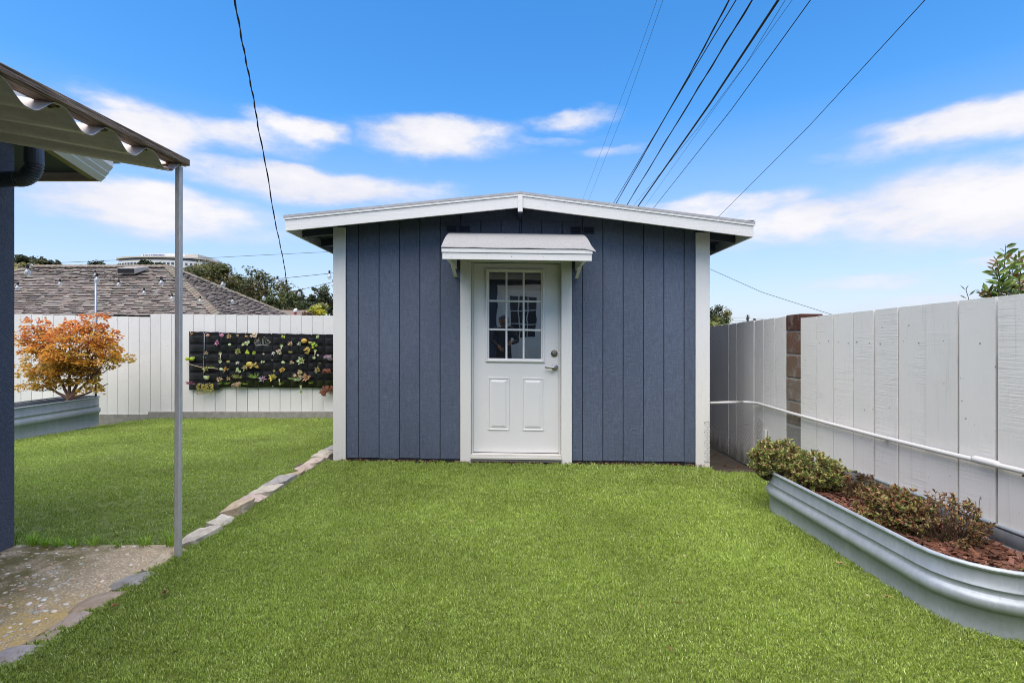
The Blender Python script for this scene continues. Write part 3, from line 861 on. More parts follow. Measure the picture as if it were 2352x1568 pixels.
for a, c in zip(yn[1:], yn[:-1]):
    zt = lambda y: 1.4025 + (4.41 - y) * .0155
    g0, g1 = gaps.get(a, .0045), gaps.get(c, .0045)
    plank_y(near, a + g0 - .002, c - g1 + .002, FX - .006, -.06, zt(a) + rng.uniform(-.002, .002), zt(c), m_fence, .002)
for zz in (.3, 1.12):
    b = MB(); b.box(FX + .0155, FX + .06, -2.2, 4.424, zz, zz + .085); b.build('rail', m_fence, near)
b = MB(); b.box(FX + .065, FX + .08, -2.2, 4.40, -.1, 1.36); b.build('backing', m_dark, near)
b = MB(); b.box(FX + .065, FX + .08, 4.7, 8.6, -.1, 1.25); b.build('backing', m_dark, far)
def nails(parent, yy, z, x):
    b = MB()
    for a, c in zip(yy[1:], yy[:-1]):
        for t in (.22, .75) if rng.random() < .7 else (.45,):
            if rng.random() < .25: continue
            y = a + (c - a) * t + rng.uniform(-.01, .01); zz = z + rng.uniform(-.012, .012)
            b.ico((x, y, zz), rng.uniform(.0022, .0042), 0, (.8, 1, 1))
    o = b.build('nail_heads', m_nail, parent); stuff(o)
nails(near, yn[:12], 1.196, FX - .008); nails(far, ye[8:], 1.2, FX - .001)

# block pillar
m_block = Nodes('weathered_block')
_a = m_block.n('ShaderNodeAttribute', attribute_name='Col')
_n1 = m_block.noise(150, 3, .6, m_block.coord()); _n2 = m_block.noise(9, 5, .65, m_block.coord())
_c = m_block.scale_col(_a.outputs['Color'], m_block.math('MULTIPLY_ADD', _n1, 1.3, .38))
_c = m_block.mix(m_block.ramp(_n2, [(.52, 0), (.68, .6)]), _c, (.30, .31, .29))
m_block.bump(_n1, .8, .006)
m_block = m_block.done(_c, .92, 0, .25)
pil = thing('block_pillar', 'stained grey concrete block pillar between two white fence sections', 'pillar', (FX + .08, 4.55, -.1), None)
zb = [1.446, 1.29, 1.083, .872, .667, .454, .245, .04, -.15]
bc = [(.085, .036, .026), (.15, .085, .058), (.175, .115, .078), (.19, .15, .115), (.21, .17, .13), (.24, .23, .215), (.27, .265, .25), (.28, .275, .26)]
for i in range(8):
    b = MB(); j = rng.uniform(-.004, .004)
    bm = bmesh.new(); bmesh.ops.create_cube(bm, size=1.0); bmesh.ops.bevel(bm, geom=bm.edges[:], offset=.04, segments=1, affect='EDGES')
    vs = [Vector((FX + .10 + v.co.x * .20 + j, 4.551 + v.co.y * .236, (zb[i] + zb[i + 1]) / 2 + v.co.z * (zb[i] - zb[i + 1] - .012))) + mnoise.noise_vector(v.co * 7 + Vector((i, 0, 0))) * .002 for v in bm.verts]
    b.add(vs, [tuple(v.index for v in f.verts) for f in bm.faces], bc[i]); bm.free()
    b.build('block', m_block, pil)
b = MB()
for z in zb[1:-1]: b.box(FX + .008, FX + .19, 4.44, 4.662, z - .007, z + .007, col=(.42, .41, .38))
b.build('mortar_joints', m_block, pil)

# rear fence with concrete curb
YF = 9.4
rear = thing('fence', 'long white board fence across the back of the lower lawn', 'fence', (-5.5, YF, -.3))
def rx(px): return (px - CX) / F_ * YF
def rz(py): return EYE - (py - CY) / F_ * YF
px = 345 - 24.75 * 22
lst = []
while px < 1000:
    step = 24.75 + rng.uniform(-.6, .6)
    lst.append((px, px + step)); px += step
    if abs(px - 345) < 6: px = 345
for a, c in lst:
    left = (a + c) / 2 < 345
    zt = rz(721 + (a) * .02 if left else 721 + (a - 345) * .0085) + rng.uniform(-.004, .004)
    z0 = rz(951) if left else rz(944.5 + (a - 345) * .006)
    plank_x(rear, rx(a), rx(c), YF, z0, zt, m_fence2, .0025 if rng.random() < .8 else .005)
for zz in (.1, 1.35):
    b = MB(); b.box(rx(345 - 24.75 * 22), rx(1000), YF + .022, YF + .06, zz, zz + .085); b.build('rail', m_fence2, rear)
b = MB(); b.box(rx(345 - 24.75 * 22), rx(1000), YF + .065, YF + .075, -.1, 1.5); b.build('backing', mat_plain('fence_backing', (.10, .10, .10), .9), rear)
m_conc = mat_plain('rough_concrete', (.27, .26, .23), .9, 0, 12, .5, bump=.7, bscale=60)
b = MB()
b.box(rx(345), rx(1000), YF - .055, YF + .10, -.6, rz(944), .006, axis='x'); b.box(rx(-220), rx(345), YF - .03, YF + .10, -.7, rz(950.5), .006, axis='x')
struct(b.build('concrete_curb', m_conc))

# pipe along the right fence
m_pvc = mat_plain('white_plastic_pipe', (.66, .655, .64), .4, 0, 4, .06, spec=.5)
PXX = FX - .045
path = [(1.962, 5.21, .574), (2.2, 5.215, .580), (2.34, 5.21, .583)]
for k in range(7):
    t = R(90) * k / 6
    path.append((2.34 + (PXX - 2.34) * math.sin(t), 5.21 - .11 * (1 - math.cos(t)), .583))
for k in range(1, 14):
    y = 5.1 - k * (5.1 + 2.1) / 13
    path.append((PXX, y, .580 - .018 * math.sin(math.pi * min(1, max(0, (5.1 - y) / 3.2))) + .006 * max(0, 4.4 - y) / 2))
pipe = thing('water_pipe', 'white plastic water pipe running along the right fence', 'pipe', (PXX, 3, .58))
b = MB(); b.tube(path, .0138, 12); b.build('tube', m_pvc, pipe, True)
b = MB(); b.tube([(PXX, 2.725, .5775), (PXX, 2.715, .5775), (PXX, 2.705, .5775), (PXX, 2.60, .578), (PXX, 2.59, .578), (PXX, 2.58, .578)], [.0145, .018, .019, .019, .018, .0145], 14); b.build('coupling', m_pvc, pipe, True)
for y in (4.44, 3.4, 2.45):
    b = MB(); b.box(PXX - .004, FX - .004, y - .012, y + .012, .552, .560); b.build('pipe_strap', m_nail, pipe)

# wire netting across the gap
m_wire = mat_plain('netting_wire', (.10, .10, .105), .5, .6, 20, .2)
m_wire2 = mat_plain('galvanised_netting_wire', (.20, .20, .20), .5, .6, 20, .2)
net = thing('wire_netting', 'hexagonal wire netting stretched across the gap beside the shed', 'netting', (2.2, 5.1, 0))
def net_pt(u, v):
    """u along, v up, metres"""
    if u < .06: x, y = 1.905 + u, 5.068
    else:
        t = (u - .06) / .60; x = 1.965 + .535 * min(t, 1) ; y = 5.068 + .135 * min(t, 1) + .03 * math.sin(math.pi * min(t, 1))
        if t > 1: x, y = 2.492, 5.2 - (u - .66)
    top = .40 - .10 * math.sin(math.pi * min(1, max(0, (u - .02) / .60))) + .02 * math.sin(u * 30)
    bot = .0 - .07 * smooth01(.05, .4, u)
    return Vector((x, y, bot + (top - bot) * v + .004 * math.sin(u * 47 + v * 20)))
b = MB(); hw = .031; hh = .036; rows = 15
W_, H_ = .80, .42
nu = int(W_ / hw)
def hx(i, j, k):
    cxu = i * hw + (hw / 2 if j % 2 else 0); cv = j * hh * .75
    ang = R(60 * k + 30)
    return (cxu + hw / 1.732 * math.cos(ang), cv + hh / 2 * math.sin(ang))
for j in range(rows):
    for i in range(nu):
        for k in (0, 1, 2):
            p, q = hx(i, j, k), hx(i, j, k + 1)
            if not (0 <= p[0] <= W_ and 0 <= q[0] <= W_ and 0 <= p[1] <= H_ and 0 <= q[1] <= H_): continue
            b.tube([net_pt(p[0], p[1] / H_), net_pt(q[0], q[1] / H_)], .0008, 3, False)
o = b.build('mesh_wires', m_wire2, net); stuff(o)
b = MB(); b.tube([net_pt(u, 1) for u in np.linspace(0, W_, 24)], .0012, 4); b.tube([net_pt(u, 0.01) for u in np.linspace(0, W_, 24)], .0012, 4)
for v in (0.03, .25, .5, .75, .97): b.ico(net_pt(.004, v), .004, 0)
b.build('edge_wire', m_wire, net)
b = MB(); b.box(2.474, 2.492, 5.0, 5.06, -.1, .335, .003); 
tag(b.build('wooden_stake', m_fence), 'short white painted stake holding the wire netting on the fence', 'stake')

# ------------------------------------------------------------------ stock tank planters
m_galv = mat_galv()
def stadium(cx, y0, y1, r, n=14):
    p = [(cx + r * math.cos(R(180) * k / n), y1 + r * math.sin(R(180) * k / n)) for k in range(n + 1)]
    m_ = 10
    p += [(cx - r, y1 + (y0 - y1) * k / m_) for k in range(1, m_)]
    p += [(cx + r * math.cos(R(180) + R(180) * k / n), y0 + r * math.sin(R(180) + R(180) * k / n)) for k in range(n + 1)]
    p += [(cx + r, y0 + (y1 - y0) * k / m_) for k in range(1, m_)]
    return p
def tank(cx, y0, y1, r, zb_, h, label, group, soil_z):
    t = thing('stock_tank', label, 'planter', (cx, (y0 + y1) / 2, zb_), group)
    def lp(dr, z): return [Vector((x, y, zb_(x, y) + z if callable(zb_) else zb_ + z)) for x, y in stadium(cx, y0, y1, r + dr)]
    prof = [(.004, 0), (.007, .003), (.002, .010), (0, .014), (-.001, h * .2), (0, h * .415), (.005, h * .425), (.012, h * .44), (.020, h * .48), (.023, h * .52), (.020, h * .565), (.012, h * .605), (.003, h * .62), (0, h * .63),
            (-.001, h * .70), (.004, h * .705), (.004, h * .72), (.000, h * .73), (0, h - .02)]
    b = MB(); b.loft([lp(d, z) for d, z in prof]); 
    b.loft([lp(d - .004, z) for d, z in prof[::-1]]); b.build('tank_wall', m_galv, t, True)
    b = MB(); rr = .011
    b.loft([lp(rr * math.cos(R(a)) + .005, h - .008 + rr * math.sin(R(a))) for a in range(0, 361, 36)]); b.build('rim', m_galv, t, True)
    return t
def tank2(cx, y0, y1, r, zb_, h, label):
    return tank(cx, y0, y1, r, zb_, h, label, 'galvanized stock tank planters', 0)
tank2(TANK['cx'], TANK['y0'], TANK['y1'], TANK['r'], -.045, .315, 'low galvanized stock tank planter with shrubs along the right fence')
tank2(-7.09, 6.55, 8.3, .31, -.175, .47, 'galvanized stock tank planter holding the orange maple by the rear fence')
# mulch
def mat_bark():
    n = Nodes('bark_mulch'); a = n.n('ShaderNodeAttribute', attribute_name='Col')
    return n.done(n.scale_col(a.outputs['Color'], n.math('MULTIPLY_ADD', n.noise(60, 4, .6, n.coord()), .9, .55)), .85, 0, .3)
b = MB()
pl = stadium(TANK['cx'], TANK['y0'], TANK['y1'], TANK['r'] - .006)
ctr = len(b.v); b.add([(x, y, .165) for x, y in pl] + [(TANK['cx'], 3.0, .185)], [(i, (i + 1) % len(pl), len(pl)) for i in range(len(pl))], (.045, .02, .013))
for i in range(2300):
    y = rng.uniform(2.06, 3.93); x = rng.uniform(1.87, 2.47)
    if not in_tank(x, y, .042): continue
    l, w = rng.uniform(.012, .034), rng.uniform(.006, .013)
    rot = Matrix.Rotation(rng.uniform(0, 6.28), 3, 'Z') @ Matrix.Rotation(rng.gauss(0, .35), 3, 'Y') @ Matrix.Rotation(rng.gauss(0, .3), 3, 'X')
    p = Vector((x, y, .176 + rng.uniform(0, .014) + .012 * math.sin(math.pi * (x - 1.87) / .6)))
    t = .003
    c = vary(rng.choice([(.115, .048, .03), (.15, .066, .04), (.085, .037, .025), (.20, .10, .07)]), .2)
    b.hexa([p + rot @ Vector(q) for q in ((-l, -w * .6, -t), (l, -w, -t), (l * .9, w, -t), (-l * .8, w, -t), (-l, -w * .6, t), (l, -w, t), (l * .9, w, t), (-l * .8, w, t))], c)
o = b.build('bark_mulch', mat_bark()); stuff(o); o['label'] = 'reddish brown bark mulch in the right metal planter'
b = MB(); pl = stadium(-7.09, 6.55, 8.3, .302); b.add([(x, y, .14) for x, y in pl], [tuple(range(len(pl)))])
struct(b.build('planter_soil', m_soil))

# ---- azalea shrubs
m_leaf = mat_vcol('shrub_leaf', .5, .4, .22, .18, 40)
m_twig = mat_plain('twig_bark', (.085, .055, .035), .85, 0, 30, .3)
def shrub(label, c, rad, ntips, cols, base_z, seed, leaf_l=.025, dense=10, stems=.0016, droop=0):
    r = random.Random(seed)
    t = thing('azalea_shrub', label, 'shrub', (c[0], c[1], base_z), 'shrubs in the right metal planter')
    bt, bl = MB(), MB()
    C = Vector(c)
    bases = [Vector((c[0] + r.uniform(-.25, .25) * rad[0], c[1] + r.uniform(-.25, .25) * rad[1], base_z)) for i in range(6)]
    for i in range(ntips):
        while True:
            q = Vector((r.uniform(-1, 1), r.uniform(-1, 1), r.uniform(-.75, 1)))
            if .12 < q.length < 1 and r.random() < q.length ** 1.3: break
        lump = 1 + .22 * mnoise.noise(q * 2.2 + Vector((seed, 0, 0)))
        tip = C + Vector((q.x * rad[0], q.y * rad[1], q.z * rad[2])) * lump
        if tip.z < base_z + .015: tip.z = base_z + .015 + r.random() * .04
        ba = min(bases, key=lambda v: (v.xy - tip.xy).length + r.random() * .05)
        mid = ba.lerp(tip, .55) + Vector((r.uniform(-.02, .02), r.uniform(-.02, .02), -.02))
        bt.tube([ba, mid, tip], [stems * 1.5, stems, stems * .5], 3, False)
        d0 = (tip - ba).normalized()
        for k in range(dense + r.randint(-2, 3)):
            a = r.uniform(0, 6.28); back = r.random() ** 1.5 * .045
            p = tip - d0 * back
            side = (d0.orthogonal().normalized()); side = Matrix.Rotation(a, 3, d0) @ side
            d = (side * r.uniform(.6, 1.2) + d0 * r.uniform(.1, .9) + Vector((0, 0, .15))).normalized()
            bl.leaf(p, d, Vector((r.uniform(-.6, .6), r.uniform(-.9, .4), r.uniform(.3, 1))), leaf_l * r.uniform(.7, 1.25), leaf_l * .5, tuple(1.55 * q_ for q_ in vary(r.choice(cols), .22)))
    bt.build('stems', m_twig, t); bl.build('foliage', m_leaf, t)
    return t
GREEN = [(.10, .145, .03), (.15, .19, .04), (.20, .22, .055), (.06, .09, .022), (.26, .25, .09), (.16, .085, .045), (.24, .15, .07)]
BROWN = [(.12, .048, .03), (.16, .072, .036), (.13, .11, .035), (.19, .16, .05), (.075, .05, .022), (.23, .12, .055), (.25, .21, .09)]
DARK = [(.07, .055, .025), (.10, .06, .035), (.08, .09, .03), (.14, .08, .045)]
shrub('dense yellow green azalea at the far end of the right planter', (1.95, 3.76, .335), (.21, .22, .15), 480, GREEN, .17, 3)
shrub('rounded green azalea second from the far end of the planter', (2.08, 3.52, .305), (.205, .185, .135), 400, GREEN, .17, 4)
shrub('small dark reddish azalea in the middle of the planter', (2.24, 3.30, .265), (.12, .10, .10), 80, DARK + BROWN[:3], .17, 5)
shrub('bushy brown and green azalea near the camera end of the planter', (2.10, 2.80, .28), (.205, .20, .125), 330, BROWN + BROWN[:3] + GREEN[:2], .17, 6)
shrub('sparse reddish azalea with bare stems nearest the camera', (2.20, 2.60, .29), (.19, .17, .15), 220, BROWN + DARK, .17, 8, .021, 8)
# hanging spray at the far end
# weeds in the planter
def blades(name, label, p, n, h, spread, col, seed, w=.006, cat='weed', group=None):
    r = random.Random(seed); b = MB(); P = Vector(p)
    for i in range(n):
        a = r.uniform(0, 6.28); q = P + Vector((math.cos(a), math.sin(a), 0)) * r.random() * spread * .4
        out = Vector((math.cos(a), math.sin(a), 0)) * r.uniform(.2, 1.) * spread
        hh = h * (1.3 if name == 'weed_tuft' else 1) * r.uniform(.5, 1.1); s_ = Vector((-math.sin(a), math.cos(a), 0)) * w * .5
        pts_ = [q, q + out * .3 + Vector((0, 0, hh * .55)), q + out * .75 + Vector((0, 0, hh * .9)), q + out * 1.15 + Vector((0, 0, hh * r.uniform(.8, 1.05)))]
        b.add([pts_[0] - s_, pts_[0] + s_, pts_[1] + s_ * .9, pts_[1] - s_ * .9, pts_[2] + s_ * .6, pts_[2] - s_ * .6, pts_[3]], [(0, 1, 2, 3), (3, 2, 4, 5), (5, 4, 6)], vary(col, .2))
    return tag(b.build(name, m_leaf), label, cat, group)
blades('grass_weed', 'green grass weed sprouting from the mulch near the right edge', (2.22, 2.17, .18), 5, .10, .05, (.20, .36, .05), 1, .009)
blades('grass_weed', 'thin green grass weed behind the far planter rim by the fence', (2.47, 2.72, .2), 3, .22, .03, (.14, .22, .05), 2, .005)
for i, (px_, py_, n, h, lab) in enumerate(((75, 1247, 46, .07, 'bright green weed tuft at the foot of the stucco house wall'), (135, 1250, 40, .05, 'bright green weed tuft between the wall tuft and the pad middle'), (215, 1256, 22, .05, 'short yellowish weed tuft at the middle of the pad edge'),
                                       (335, 1258, 34, .055, 'wide low weed tuft just left of the metal post'), (392, 1256, 30, .085, 'tall bright weed tuft touching the metal post foot'), (30, 1246, 12, .12, 'dark green grass blades at the stucco corner'), (275, 1257, 22, .04, 'sparse weed sprigs on the pad edge near the post'), (172, 1252, 30, .045, 'weed tuft right of the wall tuft on the pad edge'), (105, 1248, 34, .06, 'leaning weed tuft second from the stucco wall'))):
    c = pt(px_, py_, 3.045)
    blades('weed_tuft', lab, (c.x, 3.045, -.025), n, h, .07 if n > 20 else .04, (.27, .45, .035) if i != 5 else (.07, .15, .02), 20 + i, .0055, 'weed', 'weeds along the pad edge')

# ---- orange maple in the left planter
def maple():
    r = random.Random(5); Y = 8.05
    t = thing('maple_tree', 'small maple with orange and gold autumn leaves in the left planter', 'tree', pt(155, 920, Y) - Vector((0, 0, 0)))
    base = pt(155, 926, Y); base.z = .13
    bt, bl = MB(), MB()
    ell = [(150, 800, 70, 55, 26), (165, 850, 60, 26, 12), (185, 800, 85, 68, 34), (70, 775, 42, 45, 14), (65, 845, 42, 35, 10), (272, 815, 26, 16, 5), (205, 742, 38, 26, 10), (190, 880, 45, 18, 6), (120, 820, 60, 55, 18), (235, 790, 40, 40, 10), (95, 880, 45, 14, 5)]
    lim = []
    fork = base + Vector((.03, 0, .20))
    bt.tube([base + Vector((0, 0, -.03)), base + Vector((.005, 0, .08)), fork], [.05, .04, .036], 7, False)
    for a, l in ((-1.05, .55), (-.55, .7), (-.15, .85), (.25, .8), (.65, .7), (1.1, .5)):
        tip = fork + Vector((math.sin(a) * l, r.uniform(-.25, .25), math.cos(a) * l * .85))
        mid = fork.lerp(tip, .45) + Vector((0, 0, -.04 * abs(a)))
        bt.tube([fork - Vector((0, 0, .03)), mid, tip], [.026, .017, .006], 6, False)
        lim.append((mid, tip))
    for (px_, py_, w, h, n) in ell:
        for i in range(n):
            while True:
                u, v, q = r.uniform(-1, 1), r.uniform(-1, 1), r.uniform(-1, 1)
                if u * u + v * v + q * q < 1: break
            c = pt(158 + (px_ + u * w - 158) * .90, py_ + v * h, Y); c.y += q * w / F_ * Y * .8
            mid, tip = min(lim, key=lambda m: (m[1] - c).length + .4 * r.random())
            bt.tube([mid.lerp(tip, r.uniform(.2, .9)), (mid + c) / 2 + Vector((0, 0, -.03)), c], [.008, .005, .0025], 4, False)
            pr_ = r.uniform(.10, .19)
            hi = (c.z - 0.6) / .95 + r.uniform(-.3, .3)
            pal = [(.58, .20, .04), (.64, .28, .035), (.48, .12, .035)] if hi > .75 else ([(.64, .29, .03), (.62, .34, .035), (.56, .22, .03)] if hi > .3 else [(.50, .31, .04), (.38, .27, .045), (.58, .29, .03)])
            for k in range(66):
                a = r.uniform(0, 6.28); d = pr_ * math.sqrt(r.random())
                p = c + Vector((math.cos(a) * d, math.sin(a) * d, r.gauss(0, .025) - d * .18))
                di = Vector((math.cos(a), math.sin(a), r.uniform(-.5, -.0)))
                bl.leaf(p, di, Vector((r.uniform(-.6, .6), -.9 + r.uniform(-.5, .5), r.uniform(.1, 1))), r.uniform(.030, .062), r.uniform(.024, .042), vary(r.choice(pal), .25), .15)
    bt.build('trunk', mat_plain('maple_bark', (.20, .12, .08), .85, 0, 20, .35), t, True); bl.build('crown', mat_vcol('maple_leaf', .55, .3, .35, .15, 30), t)
maple()
# pole that carries the string lights
POLE = pt(220, 632, 8.5)
pole = thing('light_pole', 'slim grey metal pole standing in the left planter behind the maple', 'pole', (POLE.x, 8.5, .1))
m_polem = mat_plain('pole_metal', (.30, .33, .36), .45, .6, 9, .2)
b = MB(); b.tube([(POLE.x, 8.5, .1), (POLE.x, 8.5, POLE.z)], .016, 8); b.build('shaft', m_polem, pole, True)
b = MB(); b.tube([(POLE.x - .02, 8.47, POLE.z - .03), (POLE.x + .03, 8.47, POLE.z - .02)], .008, 6); b.build('hook', m_polem, pole)

# ------------------------------------------------------------------ pocket planter and succulents
YP = 9.36
def q3(x, y): return ((420 + x / 6.19) * .98, (740 + y / 6.19) * .98)
def wp(x, y, off=.0):
    a, c = q3(x, y); v = pt(a, c, YP); v.y = YP - off; return v
m_feltb = mat_plain('black_felt_backing', (.006, .006, .007), .95)
m_felt = mat_plain('black_felt', (.017, .018, .022), .6, 0, 30, .5, bump=.5, bscale=120, spec=.45)
m_felt2 = mat_plain('black_felt_mossy', (.024, .03, .009), .95, 0, 18, .7, bump=.5, bscale=90, spec=.15)
wall_pl = thing('wall_planter', 'black felt pocket planter full of succulents hung on the rear fence', 'wall planter', wp(1200, 650))
colx = [155, 378, 590, 720, 845, 970, 1090, 1215, 1360, 1490, 1615, 1740, 1870, 1995, 2115, 2250, 2375, 2500]
def topy(x): return 228 + (x - 155) * .0165 + (8 if x > 590 else 0)
b = MB(); n = 40; lo, hi = [], []
for i in range(n + 1):
    x = 150 + (2510 - 150) * i / n
    yb_ = 1030 + (x - 600) * .008 if x > 600 else 1072
    if x > 2130: yb_ = 1090
    lo.append(wp(x, yb_ + 4 * math.sin(x * .013), .012)); hi.append(wp(x, topy(x) + 3 * math.sin(x * .031), .012))
b.loft([lo, hi], False); b.loft([[v + Vector((0, .01, 0)) for v in hi], [v + Vector((0, .01, 0)) for v in lo]], False)
b.build('backing', m_feltb, wall_pl)
for ci in range(len(colx) - 1):
    x0, x1 = colx[ci] + 8, colx[ci + 1] - 8
    t0, u0 = topy((x0 + x1) / 2) + 18, (1070 if ci < 2 else 1026)
    for ri in range(6):
        ya, yb_ = t0 + (u0 - t0) * ri / 6 + 26, t0 + (u0 - t0) * (ri + 1) / 6 - 4
        b = MB(); lo = []
        dep = .055 * rng.uniform(.7, 1.25); sag = rng.uniform(6, 16)
        for j in range(5):
            v = j / 4; row = []
            for i in range(6):
                u = i / 5; bu = math.sin(math.pi * u)
                d = dep * bu ** .7 * (1 - .75 * v ** 1.8) * (1 if j else .9)
                row.append(wp(x0 + (x1 - x0) * u, ya + (yb_ - ya) * v + (sag * bu if j == 0 else sag * .3 * bu * (1 - v)), .0135 + d))
            lo.append(row)
        b.loft(lo[::-1], False); b.build('pocket', m_felt2 if ri == 5 and ci > 1 else m_felt, wall_pl, True)
m_grom = mat_plain('metal_grommet', (.55, .55, .56), .3, .8, 10, .1)
for (x, y) in ((175, 240), (362, 245), (398, 248), (592, 255), (972, 258), (1347, 262), (1742, 265), (2127, 268), (1355, 643), (360, 603), (397, 607), (590, 608), (1365, 1018), (1165, 1022), (1542, 270), (1925, 272)):
    b = MB(); b.ico(wp(x, y, .022), .009, 1, (1, .5, 1)); b.build('grommet', m_grom, wall_pl, True)
b = MB(); b.tube([wp(378, 255, .03), wp(376, 520, .03), wp(368, 760, .03), wp(365, 900, .028)], .0055, 6); b.build('irrigation_tube', m_polem, wall_pl, True)
m_succ = mat_vcol('succulent_leaf', .45, .4, .12, .12, 60)
CN = {'lime': (.42, .55, .03), 'orange': (.48, .22, .06), 'coral': (.50, .25, .18), 'pink': (.50, .17, .27), 'pale green': (.45, .55, .30), 'yellow': (.58, .48, .09), 'cream': (.58, .52, .38), 'peach': (.55, .36, .26), 'green': (.20, .30, .06),
      'olive': (.28, .30, .09), 'amber': (.50, .30, .05), 'mauve': (.42, .24, .36), 'purple': (.34, .12, .19), 'rust': (.26, .10, .06), 'white': (.62, .60, .55), 'grey green': (.34, .42, .32)}
def succulent(x, y, kind, cn, size, label):
    """size in crop pixels of the wall detail (about 0.00127 m each)"""
    r = random.Random(int(x * 7 + y)); s = size * .00140; c = CN[cn]
    alt = {'coral': 'olive', 'pink': 'mauve', 'peach': 'olive', 'amber': 'olive', 'orange': 'olive', 'mauve': 'grey green', 'lime': 'green', 'pale green': 'olive', 'yellow': 'olive', 'cream': 'peach'}.get(cn, cn)
    def vary(q, a=.15, _v=globals()['vary']):
        if q is c and r.random() < .38: q = CN[alt]
        return _v(q, a)
    P = wp(x, y, .075); b = MB()
    out = Vector((r.uniform(-.3, .3), -1, r.uniform(.25, .7))).normalized()
    if kind in ('rosette', 'open'):
        e1 = out.orthogonal().normalized(); e2 = out.cross(e1)
        n = 30 if kind == 'rosette' else 24
        for i in range(n):
            a = i * 2.39996; t = (i + .5) / n
            d = (e1 * math.cos(a) + e2 * math.sin(a))
            dr = (d * (.35 + .65 * t) + out * (.95 - .75 * t) + Vector((r.uniform(-.3, .3), 0, r.uniform(-.3, .3)))).normalized()
            b.leaf(P, dr, out, s * (.55 + .45 * t) * r.uniform(.75, 1.1), s * (.40 if kind == 'rosette' else .27), vary(c, .22), -.12)
        b.tube([P, P - out * .05 + Vector((0, .02, -.02))], .006, 5, False, vary((.35, .3, .2)))
    elif kind == 'cluster':
        for i in range(7):
            q = P + Vector((r.uniform(-.6, .6), r.uniform(-.3, .1), r.uniform(-.5, .5))) * s
            o2 = (out + Vector((r.uniform(-.6, .6), 0, r.uniform(-.4, .6)))).normalized(); e1 = o2.orthogonal().normalized(); e2 = o2.cross(e1)
            for k in range(8):
                a = k * 2.39996; d = e1 * math.cos(a) + e2 * math.sin(a)
                b.leaf(q, (d + o2 * (.7 - k * .07)).normalized(), o2, s * .42, s * .24, vary(c, .25), -.1)
            b.tube([q, P + Vector((0, .05, -.03))], .003, 4, False, vary((.3, .28, .15)))
    elif kind == 'pad':
        for i in range(3):
            q = P + Vector((r.uniform(-.45, .45), -.01 * i, r.uniform(-.25, .25))) * s * (i > 0)
            b.ico(q, s * (.62 if i == 0 else .42), 1, (1, .45, .8), .06, vary(c, .15))
        b.tube([P, P + Vector((0, .06, -.04))], .006, 5, False, vary((.35, .3, .2)))
    elif kind == 'spiky':
        for i in range(22):
            d = Vector((r.uniform(-1, 1), r.uniform(-.6, 0), r.uniform(.1, 1.0))).normalized()
            b.leaf(P + Vector((r.uniform(-.3, .3) * s, 0, 0)), d, Vector((0, -1, .3)), s * r.uniform(.6, 1.1), s * .13, vary(c, .25), -.1)
    elif kind == 'fan':
        for i in range(13):
            a = -1.3 + 2.6 * i / 12 + r.uniform(-.08, .08); q = P + Vector((0, .0, -.35 * s))
            m_ = q + Vector((math.sin(a) * s * .75, -.02, (.15 - .2 * abs(a) / 1.4) * s)); e = q + Vector((math.sin(a) * s, -.02, math.cos(a) * s * .75 * r.uniform(.45, 1.05) + .25 * s))
            b.tube([q, m_, e], [.0022, .0018, .0016], 4, False, vary(c, .1)); b.ico(e, .0065, 0, col=vary((.62, .55, .28)))
    elif kind == 'trail':
        for i in range(16):
            q = P + Vector((r.uniform(-1.1, 1.1) * s, 0, r.uniform(-.1, .3) * s)); e = q + Vector((r.uniform(-.35, .35) * s, -.03, -r.uniform(.5, 1.3) * s)); m_ = (q + e) / 2 + Vector((0, -.03, .05 * s))
            b.tube([q, m_, e], .0025, 3, False, vary((.3, .24, .12)))
            for k in range(18):
                t = r.random(); w = q.lerp(m_, t * 2) if t < .5 else m_.lerp(e, t * 2 - 1)
                b.ico(w + Vector((r.uniform(-.02, .02), r.uniform(-.02, 0), r.uniform(-.015, .015))), .0085 * r.uniform(.6, 1.3), 0, (1, .8, .7), 0, vary(c, .3))
    elif kind == 'stalk':
        e = P + Vector((r.uniform(-.15, .3) * s, -.02, -s)); m_ = (P + e) / 2 + Vector((.1 * s, -.03, 0))
        b.tube([P, m_, e], [.008, .007, .006], 5, False, vary((.55, .5, .38), .1))
        for q in (P, e):
            for k in range(10):
                a = k * 2.39996
                d = Vector((math.cos(a), -.5, math.sin(a))).normalized(); b.leaf(q, d, Vector((0, -1, 0)), s * .3, s * .15, vary(c, .2), -.1)
    tag(b.build('succulent', m_succ, None, False), label, 'succulent', 'succulents in the black wall planter')
